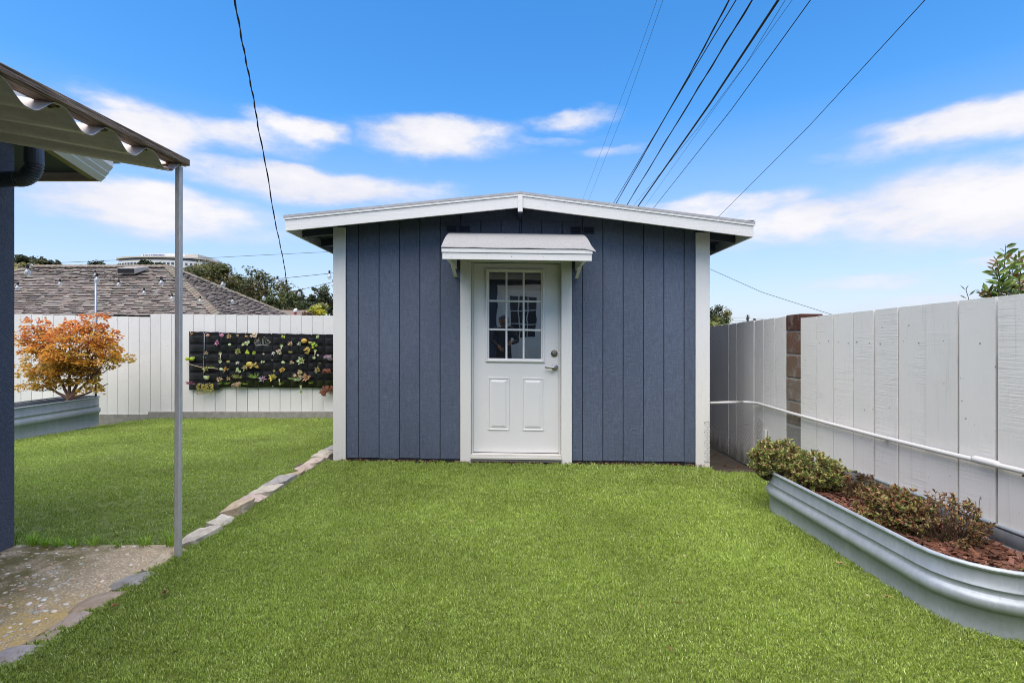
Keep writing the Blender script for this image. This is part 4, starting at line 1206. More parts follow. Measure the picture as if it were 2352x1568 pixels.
SU = [(222, 262, 'cluster', 'orange', 26, 'small orange succulent in the top left pocket of the wall planter'), (450, 285, 'pad', 'coral', 40, 'coral leaf succulent in the top pocket of the second column'),
      (655, 285, 'pad', 'pink', 44, 'dark pink succulent in the top row of the third column'), (760, 298, 'open', 'coral', 48, 'red curled succulent in the top row of the fourth column'),
      (880, 285, 'open', 'peach', 26, 'tiny peach succulent in the top row of the fifth column'), (1000, 298, 'pad', 'orange', 28, 'orange leaf succulent in the top row below the third grommet'),
      (1115, 283, 'cluster', 'cream', 56, 'cream and brown succulent cluster rising above the planter top edge'), (1240, 385, 'fan', 'white', 108, 'fan of pale flower stalks near the top middle of the planter'),
      (1532, 300, 'cluster', 'lime', 34, 'small lime succulent in the top row right of the flower fan'), (2028, 305, 'cluster', 'pale green', 32, 'pale green sprig in the top row near the right end'),
      (592, 392, 'rosette', 'pink', 50, 'bright pink rosette in the second row of the third column'), (763, 418, 'pad', 'pale green', 34, 'pale green leaf pad in the second row of the fourth column'),
      (997, 400, 'cluster', 'pale green', 54, 'pale green flowering cluster in the second row left of the fan'), (1642, 412, 'open', 'peach', 52, 'peach pink rosette in the second row right of the zigzag stem'),
      (1770, 410, 'rosette', 'grey green', 40, 'grey green rosette left of the big amber pads'), (1835, 365, 'pad', 'amber', 62, 'big amber round succulent in the upper right of the planter'), (1925, 392, 'pad', 'orange', 36, 'orange round succulent right of the big amber one'),
      (1515, 430, 'stalk', 'pale green', 95, 'zigzag pale stem with a rosette hanging from it'), (2005, 430, 'cluster', 'lime', 58, 'yellow green sprig in the second row at the right'), (2000, 500, 'stalk', 'pale green', 90, 'long pale stem hanging below the yellow green sprig'),
      (432, 540, 'open', 'peach', 36, 'small peach succulent in the third row of the second column'), (635, 545, 'stalk', 'pale green', 100, 'white stem with green tip hanging in the third column'),
      (885, 515, 'rosette', 'olive', 50, 'olive and pink rosette in the third row of the fifth column'), (1030, 520, 'cluster', 'lime', 44, 'lime cluster in the third row left of the middle'), (1118, 535, 'rosette', 'lime', 36, 'single lime rosette in the third row at the middle'),
      (1252, 552, 'pad', 'cream', 22, 'tiny cream leaf in the third row below the fan'), (1400, 545, 'open', 'white', 40, 'dried pale succulent in the third row beside the zigzag stem'), (1470, 515, 'rosette', 'cream', 42, 'cream rosette at the foot of the zigzag stem'),
      (1640, 535, 'spiky', 'yellow', 40, 'small yellow spiky sprout in the third row'), (1875, 500, 'cluster', 'amber', 72, 'amber and green branching succulent below the big amber one'), (2035, 570, 'pad', 'white', 24, 'white leaf in the third row at the right'),
      (152, 620, 'pad', 'lime', 46, 'lime round leaf sticking out over the left edge of the planter'), (222, 622, 'pad', 'lime', 52, 'lime round leaf inside the left column of the planter'), (748, 665, 'pad', 'orange', 36, 'orange brown pad in the fourth row of the fourth column'),
      (878, 683, 'open', 'white', 32, 'thin white sprig in the fourth row of the fifth column'), (1050, 700, 'pad', 'yellow', 72, 'large yellow round succulent at the middle of the planter'), (1125, 715, 'cluster', 'amber', 62, 'amber ball cluster right of the large yellow succulent'),
      (990, 750, 'open', 'peach', 56, 'peach flower cluster under the large yellow succulent'), (1240, 670, 'cluster', 'pale green', 40, 'pale green fingers in the fourth row below the fan'), (1533, 672, 'pad', 'pale green', 36, 'pale green pad in the fourth row right of the white grommet'),
      (1660, 680, 'open', 'peach', 44, 'peach sprig in the fourth row at the right'), (1790, 655, 'rosette', 'pale green', 68, 'large pale green and pink rosette head in the fourth row'), (2065, 690, 'spiky', 'olive', 22, 'tiny olive sprout in the fourth row near the right end'),
      (430, 768, 'open', 'olive', 62, 'olive and brown succulent on the long stem in the second column'), (520, 758, 'spiky', 'green', 44, 'green sprig on the long stem beside the third column'), (642, 772, 'pad', 'pale green', 38, 'pale green pad in the fifth row of the third column'), (715, 772, 'open', 'orange', 52, 'orange curled succulent in the fifth row of the fourth column'),
      (878, 780, 'cluster', 'pale green', 52, 'pale green spray in the fifth row of the fifth column'), (1405, 797, 'pad', 'pale green', 26, 'pale leaf in the fifth row right of the middle seam'), (1523, 778, 'rosette', 'amber', 48, 'amber gold rosette in the fifth row'), (2027, 780, 'rosette', 'coral', 52, 'coral orange rosette in the fifth row near the right end'),
      (435, 895, 'pad', 'pale green', 54, 'pale green oval pad in the bottom part of the second column'), (618, 920, 'open', 'peach', 56, 'peach open rosette in the bottom row of the third column'), (748, 905, 'open', 'coral', 40, 'small coral succulent in the bottom row of the fourth column'),
      (880, 905, 'spiky', 'olive', 84, 'bushy olive spiky succulent in the bottom row of the fifth column'), (875, 975, 'trail', 'peach', 38, 'peach trailing stem under the olive spiky succulent'), (1125, 900, 'spiky', 'green', 92, 'green fingered succulent in the bottom row at the middle'), (1240, 915, 'open', 'mauve', 64, 'mauve fingered succulent in the bottom row right of the green fingers'),
      (1382, 890, 'rosette', 'yellow', 66, 'pale yellow domed rosette in the bottom row by the middle seam'), (1480, 915, 'stalk', 'olive', 60, 'curved green stem right of the yellow domed rosette'), (1655, 915, 'spiky', 'green', 46, 'small green sprout in the bottom row right of the curved stem'), (1745, 840, 'cluster', 'peach', 70, 'peach and green branching head in the bottom row at the right'),
      (1755, 935, 'spiky', 'pale green', 76, 'pale green fingers in the bottom row at the right'), (1875, 890, 'open', 'coral', 84, 'large coral pink open rosette at the bottom right'), (1790, 1010, 'stalk', 'green', 80, 'roots hanging below the planter at the right'),
      (205, 990, 'spiky', 'purple', 70, 'purple red spiky succulent in the bottom left pocket'), (430, 1000, 'trail', 'yellow', 105, 'yellow trailing succulent spilling from the bottom of the left columns'), (2180, 1030, 'trail', 'rust', 80, 'rust red trailing succulent spilling beside the shed corner'), (2110, 1090, 'trail', 'rust', 40, 'dark red trailing sprig hanging lowest at the right'),
      (2180, 580, 'trail', 'mauve', 40, 'small mauve trailing sprig in the right end column'), (2170, 780, 'trail', 'rust', 34, 'small rust sprig in the right end column'),
      (640, 985, 'spiky', 'green', 40, 'short moss green sprouts in the third column bottom pocket'), (740, 985, 'spiky', 'green', 40, 'short moss green sprouts in the fourth column bottom pocket'), (990, 990, 'spiky', 'green', 40, 'short moss green sprouts below the green fingered succulent'), (1500, 985, 'spiky', 'green', 44, 'short moss green sprouts below the curved stem'), (1930, 980, 'spiky', 'green', 40, 'short moss green sprouts below the coral rosette')]
for s_ in SU: succulent(*s_)
b = MB(); b.tube([wp(148, 690, .05), wp(260, 720, .07), wp(390, 750, .08), wp(520, 752, .09), wp(600, 765, .08)], .006, 5, False, (.50, .38, .26))
tag(b.build('succulent', m_succ), 'long bare pinkish stem crossing the two left columns', 'succulent', 'succulents in the black wall planter')
# ------------------------------------------------------------------ the house, its patio cover and back wall
def mat_stucco():
    n = Nodes('blue_grey_stucco')
    v = n.noise(70, 4, .6, n.coord()); big = n.noise(2, 3, .5, n.coord())
    n.bump(v, .9, .012)
    return n.done(n.scale_col((.13, .14, .185), n.math('ADD', n.math('MULTIPLY_ADD', v, .5, .55), n.math('MULTIPLY', big, .35))), .85, 0, .25)
m_stucco = mat_stucco()
HX, HY = -2.95, 3.035
YB = -2.2
house = thing('house', 'blue grey stucco house at the left with white roof edge and dark downspout', 'house', (-4, 1, 0))
b = MB(); b.box(-7.5, HX, -3.5, HY, -.3, 2.36); b.build('wall', m_stucco, house)
b = MB(); b.box(HX + .001, 4.5, -4.0, YB, -.3, 2.8); b.build('wall', m_navyp, house)
m_gutter = mat_plain('white_roof_trim', (.70, .70, .69), .5, 0, 5, .08)
m_olive = mat_plain('soffit_board', (.34, .30, .16), .7, 0, 8, .2)
# gable roof of the wing: falls away from the yard side to its eave, slope .21
YB = -2.2
YC = 3.5; XRK = -2.812; ZC = 2.292
def rz_(y): return ZC + .21 * (YC - y)
def rake(x0, x1, y0, y1, d0, d1, name, m, parent=house):
    b = MB(); b.hexa([(x0, y0, rz_(y0) + d0), (x1, y0, rz_(y0) + d0), (x1, y1, rz_(y1) + d0), (x0, y1, rz_(y1) + d0), (x0, y0, rz_(y0) + d1), (x1, y0, rz_(y0) + d1), (x1, y1, rz_(y1) + d1), (x0, y1, rz_(y1) + d1)])
    return b.build(name, m, parent)
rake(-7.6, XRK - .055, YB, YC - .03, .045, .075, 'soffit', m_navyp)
rake(XRK - .052, XRK - .002, YB, YC - .001, .0, .03, 'soffit_board', m_olive)
rake(-7.6, XRK + .09, YB, YC + .06, .155, .172, 'roof', m_roll)
b = MB()     # stepped cornice along the rake
pr = [(0, -.004), (.034, .026), (.034, .034), (.058, .056), (.058, .064), (.086, .096), (.086, .150), (0, .150)]
b.loft([[Vector((XRK + a, y, rz_(y) + z)) for a, z in pr] for y in (YB, YC)], True, True, True)
b.build('rake_cornice', m_gutter, house)
b = MB(); b.box(-7.6, XRK - .003, YC - .03, YC, ZC + .0, ZC + .12); b.build('eave_board', mat_plain('eave_wood', (.30, .22, .15), .8), house)
# downspout elbow
m_down = mat_plain('dark_downspout', (.045, .055, .085), .35, .1, 6, .2, spec=.5)
b = MB(); n = 44; pts_, rs = [], []
ex, ez, er = -2.735, 2.215, .085
pts_.append((ex, 2.93, 2.36)); rs.append(.043)
for k in range(n + 1):
    a = R(92) * k / n
    pts_.append((ex - er + er * math.cos(a), 2.93, ez - er * math.sin(a))); rs.append(.043 + .0022 * (1 if k % 4 < 2 else -1))
pts_ += [(ex - er - .03, 2.93, ez - er - .001), (ex - er - .35, 2.93, ez - er - .02)]; rs += [.043, .043]
b.tube(pts_, rs, 20); dsp = b.build('downspout_elbow', m_down, house, False)
b = MB(); b.tube([(-3.02, 2.93, 2.10), (-3.02, 2.93, 0.05)], .043, 12)
# back door of the house (seen mirrored in the shed door glass)
b = MB(); xd0, xd1, zd0, zd1 = -.25, .79, .18, 2.47
for (x0, x1, z0, z1) in ((xd0 - .11, xd0, .2, zd1), (xd1, xd1 + .11, .2, zd1), (xd0 - .11, xd1 + .11, zd1, zd1 + .11)):
    b.box(x0, x1, YB, YB + .03, z0, z1)
b.build('door_casing', m_gutter, house)
b = MB(); gx = (-.04, .58); gz = (1.29, 2.29)
b.box(xd0, gx[0], YB - .03, YB + .005, zd0, zd1); b.box(gx[1], xd1, YB - .03, YB + .005, zd0, zd1); b.box(gx[0], gx[1], YB - .03, YB + .005, zd0, gz[0]); b.box(gx[0], gx[1], YB - .03, YB + .005, gz[1], zd1)
hd = b.build('door', m_door, house)
b = MB(); b.box(gx[0], gx[1], YB + .0005, YB + .003, gz[0], gz[1]); b.build('pane', mat_plain('dark_glass', (.012, .014, .02), .15), hd)
for k in (1, 2):
    x = gx[0] + (gx[1] - gx[0]) * k / 3; z = gz[0] + (gz[1] - gz[0]) * k / 3
    b = MB(); b.box(x - .013, x + .013, YB + .004, YB + .014, gz[0], gz[1]); b.build('muntin', m_gutter, hd)
    b = MB(); b.box(gx[0], gx[1], YB + .0035, YB + .012, z - .013, z + .013); b.build('muntin', m_gutter, hd)
for (x0, x1) in ((xd0 + .13, xd0 + .37), (xd1 - .37, xd1 - .13)):
    b = MB(); b.box(x0, x1, YB + .006, YB + .014, .5, 1.05, .004); b.build('raised_panel', m_gutter, hd)
b = MB(); b.box(xd0 - .25, xd1 + .25, YB + .001, YB + .32, -.05, .19, .01, axis='x'); b.build('door_step', m_conc, house)
b = MB(); b.box(HX + .2, 4.5, YB + .002, YB + .5, 2.66, 2.80); b.build('back_eave', m_navyp, house)

# ---- patio cover
cover = thing('patio_cover', 'corrugated patio cover with weathered wood edge beam on a thin metal post', 'patio cover', (-1.855, 2.85, 0))
def mat_wood():
    n = Nodes('weathered_wood')
    g = n.noise(34, 5, .7, n.coord((3.4, .10, 3.4)), .8); g2 = n.noise(7, 4, .6, n.coord((2, .5, 2)))
    c = n.ramp(g, [(.34, (.018, .013, .010)), (.46, (.12, .085, .062)), (.56, (.29, .215, .165)), (.70, (.42, .34, .275))])
    c = n.mix(n.ramp(g2, [(.60, 0), (.75, .55)]), c, (.20, .12, .055))
    n.bump(g, .8, .01)
    return n.done(c, .9, 0, .2)
BX0, BX1 = -1.905, -1.815
def bz(y): return .03 * (y - 1.815)
b = MB(); lo = []
for y in (YB, 1.0, 2.0, 2.885):
    z0, z1, c = 2.155 + bz(y), 2.191 + bz(y), .003
    lo.append([Vector((x, y, z)) for x, z in ((BX0, z0), (BX1 - c, z0), (BX1, z0 + c), (BX1, z1 - c), (BX1 - c, z1), (BX0, z1))])
b.loft(lo, True, True, True); b.build('edge_beam', mat_wood(), cover)
m_post = Nodes('galvanised_post'); 
_v = m_post.noise(60, 4, .6, m_post.coord((1, 1, .3))); _w = m_post.noise(5, 4, .6, m_post.coord((1, 1, .5)))
m_post = m_post.done(m_post.scale_col((.52, .51, .51), m_post.math('ADD', m_post.math('MULTIPLY_ADD', _v, .5, .4), m_post.math('MULTIPLY', _w, .6))), .5, .15, .5)
ps = .0148
b = MB(); lo = []
for z, ox in ((-.05, -.006), (2.172, 0)):
    c = .004; x, y = -1.853 + ox, 2.85
    lo.append([Vector((x + a, y + q, z)) for a, q in ((-ps + c, -ps), (ps - c, -ps), (ps, -ps + c), (ps, ps - c), (ps - c, ps), (-ps + c, ps), (-ps, ps - c), (-ps, -ps + c))])
b.loft(lo, True, True, True); b.build('post', m_post, cover)
def mat_sheet():
    n = Nodes('corrugated_sheet')
    v = n.noise(40, 4, .6, n.coord((1, 1, 1))); st = n.noise(9, 4, .65, n.coord((.25, 5, 1)))
    g = n.n('ShaderNodeNewGeometry'); 
    c = n.scale_col((.66, .61, .585), n.math('ADD', n.math('MULTIPLY_ADD', v, .35, .5), n.math('MULTIPLY', st, .55)))
    c = n.mix(n.ramp(st, [(.62, 0), (.78, .5)]), c, (.12, .10, .07))
    m = n.done(c, .5, 0, .4)
    t = n.n('ShaderNodeBsdfTranslucent'); n.l(c, t.inputs[0])
    mx = n.n('ShaderNodeMixShader'); mx.inputs[0].default_value = .10
    n.l(n.p.outputs[0], mx.inputs[1]); n.l(t.outputs[0], mx.inputs[2]); n.l(mx.outputs[0], n.out.inputs[0])
    return m
b = MB(); PITCH = .26; rows_ = []
def wave(y):
    t = ((y - 2.86) / PITCH) % 1.0
    t = min(t, 1 - t) * 2           # 0 crest, 1 trough
    if t < .16: return .034
    if t > .84: return -.034
    return .034 - .068 * smooth01(.16, .84, t) * .55 - .068 * .45 * (t - .16) / .68
ysn = int((2.90 - YB) / PITCH * 20)
yv = [YB + (2.885 - YB) * i / ysn for i in range(ysn + 1)]
def sheet_z(x, y): return 2.119 + .03 * (y - 1.815) + wave(y) + .175 * (-1.835 - x) + .003 * mnoise.noise(Vector((x * 3, y * 3, 0)))
xs_ = [-1.835, -2.0, -2.3, -2.62, HX + .002]
b.loft([[Vector((x, y, sheet_z(x, y))) for y in yv] for x in xs_], False)
b.loft([[Vector((x, y, sheet_z(x, y) - .002)) for y in yv] for x in xs_[::-1]], False)
b.loft([[Vector((xs_[0], y, sheet_z(xs_[0], y) - .002)) for y in yv], [Vector((xs_[0], y, sheet_z(xs_[0], y))) for y in yv]], False)
b.loft([[Vector((x, yv[-1], sheet_z(x, yv[-1]) - .002)) for x in xs_], [Vector((x, yv[-1], sheet_z(x, yv[-1]))) for x in xs_]], False)
b.build('corrugated_sheet', mat_sheet(), cover, True)
b = MB()
for k in range(13):
    y = 2.86 - k * PITCH
    for q in range(6): b.ico((-1.845 - rng.uniform(0, .06), y + rng.uniform(-.03, .03), 2.157 + bz(y) + rng.uniform(-.006, .0)), rng.uniform(.004, .009), 0, (1, 1, .7), .2, vary((.10, .09, .03), .4))
for q in range(26):
    lx, ly = -1.838 - rng.uniform(0, .07), 2.745 + rng.uniform(-.05, .07)
    b.ico((lx, ly, sheet_z(lx, ly) + .003), rng.uniform(.004, .010), 0, (1.3, 1, .6), .2, vary((.20, .09, .03), .4))
o = b.build('leaf_litter', mat_vcol('leaf_litter', .9, .2), cover); stuff(o)
b = MB(); b.box(HX + .001, HX + .04, YB, 2.80, 2.235, 2.262, axis='y'); b.build('wall_ledger', m_gutter, cover)

# ------------------------------------------------------------------ string lights
m_cord = mat_plain('black_cord', (.012, .012, .013), .6)
def mat_bulb():
    n = Nodes('clear_bulb_glass')
    t = n.n('ShaderNodeBsdfTransparent'); t.inputs[0].default_value = (.93, .94, .95, 1)
    d = n.n('ShaderNodeBsdfDiffuse'); d.inputs[0].default_value = (.80, .81, .82, 1)
    gl = n.n('ShaderNodeBsdfGlossy'); gl.inputs['Roughness'].default_value = .12
    lw = n.n('ShaderNodeLayerWeight'); lw.inputs[0].default_value = .35
    m1 = n.n('ShaderNodeMixShader'); m1.inputs[0].default_value = .35; n.l(d.outputs[0], m1.inputs[1]); n.l(gl.outputs[0], m1.inputs[2])
    m2 = n.n('ShaderNodeMixShader'); n.l(n.math('MULTIPLY_ADD', lw.outputs['Facing'], .5, .30), m2.inputs[0]); n.l(t.outputs[0], m2.inputs[1]); n.l(m1.outputs[0], m2.inputs[2])
    n.l(m2.outputs[0], n.out.inputs[0]); return n.m
m_bulb = mat_bulb()
def q2(x, y): return (x / 2.94 * .98, (560 + y / 2.94) * .98)
def string_light(label, ctrl, bulbs):
    """ctrl: crop pixel x, y, distance of the cord; bulbs: crop pixel x, y of bulb centres"""
    P = []
    for (x, y, Y) in ctrl: a, c = q2(x, y); P.append((a, pt(a, c, Y)))
    t = thing('string_light', label, 'string lights', P[0][1], 'cafe string lights over the yard')
    def at(a):
        for (a0, p0), (a1, p1) in zip(P[:-1], P[1:]):
            if a0 <= a <= a1: return p0.lerp(p1, (a - a0) / (a1 - a0))
        return P[-1][1]
    b = MB(); b.tube([p for _, p in P], .0034, 5); b.build('cord', m_cord, t)
    for (x, y) in bulbs:
        a, c = q2(x, y); p = at(a); Y = p.y
        ctr = pt(a, c, Y); rad = .027
        top = Vector((ctr.x, Y, max(p.z, ctr.z + .07)))
        bb = MB(); lo = []
        for r_, z in ((.012, .048), (.014, .036), (.022, .022), (.027, .004), (.0265, -.008), (.02, -.021), (.008, -.028)):
            lo.append([Vector((ctr.x + r_ * math.cos(2 * math.pi * k / 12), Y + r_ * math.sin(2 * math.pi * k / 12), ctr.z + z)) for k in range(12)])
        bb.loft(lo, True, True, True); bo = bb.build('bulb', m_bulb, t, True)
        sb = MB(); sb.tube([top, Vector((ctr.x, Y, ctr.z + .085)), Vector((ctr.x, Y, ctr.z + .044))], [.005, .0135, .0135], 8); sb.build('socket', m_cord, bo)
        fb = MB(); fb.tube([Vector((ctr.x - .004, Y, ctr.z + .03)), Vector((ctr.x - .004, Y, ctr.z - .005)), Vector((ctr.x + .004, Y, ctr.z - .005)), Vector((ctr.x + .004, Y, ctr.z + .03))], .0012, 4, col=None); fb.build('filament', m_brass, bo)
string_light('nearer string of clear bulbs hanging from the house corner to the shed', [(40, 170, 4.3), (190, 204, 5.2), (430, 236, 5.5), (668, 256, 5.8), (1112, 283, 6.0), (1320, 292, 6.2), (1535, 296, 6.4), (1912, 274, 6.8), (2270, 238, 6.9), (2420, 220, 6.95)],
             [(190, 235), (668, 288), (1112, 310), (1535, 320), (1912, 300), (2270, 262)])
string_light('short left string of bulbs rising to the slim pole in the planter', [(-40, 330, 6.9), (122, 312, 7.0), (413, 290, 7.9), (655, 232, 8.5)], [(122, 340), (413, 315)])
string_light('low right string of bulbs sagging from the slim pole across the roof to the shed', [(655, 232, 8.5), (818, 296, 8.3), (993, 352, 8.3), (1185, 390, 8.3), (1380, 412, 8.3), (1602, 412, 8.3), (1818, 388, 8.0), (2062, 352, 7.8), (2295, 296, 7.6), (2420, 260, 7.5)],
             [(657, 252), (818, 318), (993, 375), (1185, 413), (1380, 430), (1602, 435), (1818, 412), (2062, 383), (2297, 318)])

# ------------------------------------------------------------------ overhead wires
m_cable = mat_plain('black_cable', (.012, .013, .012), .6)
m_cable2 = mat_plain('grey_line_wire', (.05, .055, .055), .6)
def wire(label, ppx, z, r, wob=0., twist=0, m=None, group='overhead lines above the shed roof'):
    ps_ = []
    (xa, ya), (xb, yb) = ppx[0], ppx[1]
    ppx = [(xa - (xb - xa) * .5, ya - (yb - ya) * .5)] + list(ppx)
    (xa, ya), (xb, yb) = ppx[-2], ppx[-1]
    k = (720 - yb) / (yb - ya)
    if yb < 600: ppx.append((xb + (xb - xa) * k * .55, yb + (yb - ya) * k * .55)); 
    for (a, c) in ppx:
        Y = (z - EYE) * F_ / (CY - c); ps_.append(pt(a, c, Y))
    # refine
    q = []
    for p0, p1 in zip(ps_[:-1], ps_[1:]):
        n = 24
        for i in range(n): q.append(p0.lerp(p1, i / n))
    q.append(ps_[-1])
    if wob: q = [p + Vector((wob * math.sin(i * .9) , 0, wob * math.cos(i * .7))) for i, p in enumerate(q)]
    b = MB(); b.tube(q, r, 6)
    if twist: b.tube([p + Vector((twist * math.sin(i * .55), 0, twist * math.cos(i * .55))) for i, p in enumerate(q)], r * .7, 5)
    tag(b.build('overhead_wire', m or m_cable, None, True), label, 'wire', group)
wire('thick black twisted cable, leftmost of the heavy overhead lines', [(1675, 0), (1583.5, 172), (1415.7, 466)], 6.6, .014, 0, .008)
wire('black cable that joins the leftmost heavy line halfway down', [(1691, 0), (1636, 90), (1583, 178)], 6.62, .010)
wire('second heavy black twisted overhead cable', [(1728, 0), (1587, 230), (1441, 469)], 6.6, .014, 0, .012)
wire('third and thickest black overhead cable', [(1788, 0), (1631, 238), (1465.6, 473.5)], 6.6, .023, 0)
wire('thin wire hugging the right side of the thickest cable', [(1804, 0), (1713, 148), (1600, 298), (1455, 473)], 6.8, .005, m=m_cable2)
wire('thin faint wire second right of the thickest cable', [(1820, 0), (1693, 176.7), (1481, 474)], 6.8, .004, m=m_cable2)
wire('medium black wire with a clear gap right of the heavy cables', [(1862, 0), (1680, 252), (1502, 477)], 6.5, .0085)
wire('lone black wire crossing the right half of the sky', [(2125, 0), (1861, 287), (1650, 498)], 6.5, .0075)
wire('faint grey wire at the left of the overhead lines', [(1523, 0), (1434.7, 252), (1353, 457)], 8.5, .0045, m=m_cable2)
wire('faintest grey wire left of all overhead lines above the roof', [(1509, 0), (1465.6, 126), (1422, 240)], 8.5, .004, m=m_cable2)
# service drop on the left
drop = [(539, 0), (556, 95), (570, 165), (583, 230), (592.5, 290), (612.5, 390), (630, 500), (643, 560), (652.5, 607), (658, 645), (661, 690)]
ps_ = []
for i, (a, c) in enumerate([(515, -130)] + drop):
    ps_.append(pt(a, c, 7.5 + max(0, c + 60) * .0125 + (max(0, c - 480) * .02)))
q = []
for p0, p1 in zip(ps_[:-1], ps_[1:]):
    for i in range(9): q.append(p0.lerp(p1, i / 9))
q.append(ps_[-1])
b = MB(); b.tube([p + Vector((.006 * math.sin(i * .9), 0, 0)) for i, p in enumerate(q)], .011, 6); b.tube([p + Vector((.016 * math.sin(i * .9 + 2), 0, 0)) for i, p in enumerate(q)], .008, 5)
tag(b.build('overhead_wire', m_cable, None, True), 'twisted service cable dropping to the neighbouring roof at left', 'wire')
def farwire(label, ppx, Y, r, n=12):
    b = MB(); b.tube([pt(a, c, Y) for a, c in ppx], r, 5)
    tag(b.build('overhead_wire', m_cable2, None, True), label, 'wire', 'distant utility lines near the horizon')
farwire('thin line from the far hill to the shed eave above the left trees', [(120, 604), (280, 597), (467, 593), (600, 586), (763, 578), (1000, 566)], 55, .022)
farwire('thin line slanting down behind the right fence from the shed', [(1400, 500), (1622, 614), (1750, 671), (1892, 716.5), (2100, 780)], 40, .018)
farwire('faint low line just above the right fence', [(1640, 735), (1720, 737), (1850, 743)], 90, .02)
farwire('faint upper line above the palms at right', [(1640, 729), (1720, 731), (1850, 738)], 95, .016)

# ------------------------------------------------------------------ hill, office, neighbour house
def slope_at(px):
    if px < 60: return .152
    if px < 470: return .147 - .012 * smooth01(60, 470, px)
    return .135 - .12 * smooth01(470, 800, px)
m_hill = Nodes('dry_hillside')
_h1 = m_hill.noise(.05, 5, .65, m_hill.coord()); _h2 = m_hill.noise(.6, 4, .65, m_hill.coord())
m_hill = m_hill.done(m_hill.mix(m_hill.ramp(_h1, [(.42, 0), (.6, 1)]), m_hill.scale_col((.20, .17, .055), m_hill.math('MULTIPLY_ADD', _h2, .9, .5)), (.075, .085, .03)), .95, 0, .2)
b = MB(); na, nr = 70, 26
vs = []
for j in range(nr + 1):
    Y = 42 * (600 / 42) ** (j / nr)
    for i in range(na + 1):
        px_ = -1100 + 2000 * i / na
        h = slope_at(px_) * min(Y, 225) * smooth01(40, 150, Y) + 1.2 * smooth01(45, 90, Y)
        h *= 1 - .4 * smooth01(230, 600, Y)
        x = (px_ - CX) / F_ * Y
        vs.append((x, Y, h - .56 + (1.2 * mnoise.noise(Vector((x * .03, Y * .03, 0))) if Y > 60 else 0)))
b.add(vs, [(j * (na + 1) + i, j * (na + 1) + i + 1, (j + 1) * (na + 1) + i + 1, (j + 1) * (na + 1) + i) for j in range(nr) for i in range(na)])
struct(b.build('hill', m_hill, None, True))

office = thing('office_building', 'large white curved office building on the hill with blue lettering', 'building', (-149, 222, 28))
m_ow = mat_plain('office_white', (.66, .66, .65), .6, 0, .2, .06); m_og = mat_plain('office_glass', (.05, .075, .10), .2, 0, .3, .3); m_os = mat_plain('office_stone', (.50, .47, .42), .7, 0, .2, .06)
YO = 222
def oz(py): return EYE - (py - CY) / F_ * YO
def ox(px): return (px - CX) / F_ * YO
def arc(xa, xb, dep, z0, z1, name, m, inset=0, parent=office, n=20, back=14):
    b = MB(); f = []
    for i in range(n + 1):
        t = -1 + 2 * i / n
        f.append((xa + (xb - xa) * i / n, YO + inset - dep * math.sqrt(max(0, 1 - (t * .96) ** 2))))
    f += [(xb, YO + back), (xa, YO + back)]
    b.loft([[Vector((x, y, z0)) for x, y in f], [Vector((x, y, z1)) for x, y in f]], True, True, True)
    return b.build(name, m, parent)
xa, xb = ox(281), ox(478)
wl = arc(xa, xb, 9, 22, oz(604.2), 'wall', m_ow)
arc(xa - .6, xb + .6, 9.8, oz(599.2), oz(596.2), 'roof_slab', m_os)
wb = arc(xa + .3, xb - .3, 8.6, oz(604.0), oz(599.4), 'window_band', m_og)
ph = arc(ox(323), ox(462), 6.5, oz(596.0), oz(586), 'penthouse', m_ow, 2)
b = MB(); b.box(ox(428), ox(465), YO - 3.2, YO + 8, oz(595.8), oz(587.2)); b.build('penthouse_wing', m_os, office)
for i in range(24):
    t = -1 + 2 * (i + .5) / 24; x = xa + (xb - xa) * (t + 1) / 2; y = YO - 9 * math.sqrt(1 - (t * .96) ** 2)
    b = MB(); b.box(x - .5, x + .5, y - .12, y + .2, oz(614), oz(609.5)); b.build('window', m_og, office)
fc = bpy.data.curves.new('sign_text', 'FONT'); fc.body = 'KAISER PERMANENTE'; fc.size = 1.15; fc.extrude = .05; fc.align_x = 'CENTER'
fo = bpy.data.objects.new('tmp_text', fc); COL.objects.link(fo)
me = bpy.data.meshes.new_from_object(fo.evaluated_get(bpy.context.evaluated_depsgraph_get())); bpy.data.objects.remove(fo)
so = bpy.data.objects.new('lettering', me); COL.objects.link(so); me.materials.clear(); me.materials.append(mat_plain('blue_lettering', (.03, .09, .26), .5))
so.parent = ph; so.rotation_euler = (R(90), 0, 0); so.scale = (.82, 1, 1); so.location = Vector((ox(371), YO + 2 - 6.85, oz(592.5))) - ORG[office.name]

# neighbour's hipped roof
nb_house = thing('neighbour_house', 'neighbouring house behind the rear fence with brown shingled hip roof', 'house', (-11, 16, -.4))
YE, YR_, YK = 13.0, 15.86, 18.72
ZE, ZR = 1.86, 3.506
XRG, XE_, XL0 = -10.6, -7.42, -24.0
XHL = -14.75
m_wallnb = mat_plain('neighbour_wall', (.45, .42, .36), .8)
b = MB(); b.box(XL0 + .4, XE_ - .4, YE + .4, YK - .4, -.5, ZE - .02); b.build('wall', m_wallnb, nb_house)
m_shing = mat_vcol('roof_shingle', .9, .2, 0, .25, 14)
rb = MB(); 
XL1 = XHL - 3.18
A, B_, C_, D_ = (XL1, YE, ZE), (XE_, YE, ZE), (XE_, YK, ZE), (XL1, YK, ZE)
RG0, RG1 = (XHL, YR_, ZR), (XRG, YR_, ZR)
rb.add([A, B_, C_, D_, RG0, RG1], [(0, 1, 5, 4), (1, 2, 5), (2, 3, 4, 5), (3, 0, 4)])
roof_o = rb.build('roof', mat_plain('roof_felt', (.06, .05, .045), .9), nb_house)
SH = [(.195, .172, .155), (.215, .192, .172), (.175, .155, .143), (.20, .165, .148), (.235, .215, .19), (.165, .147, .138), (.215, .18, .16)]
b = MB(); NC = 29
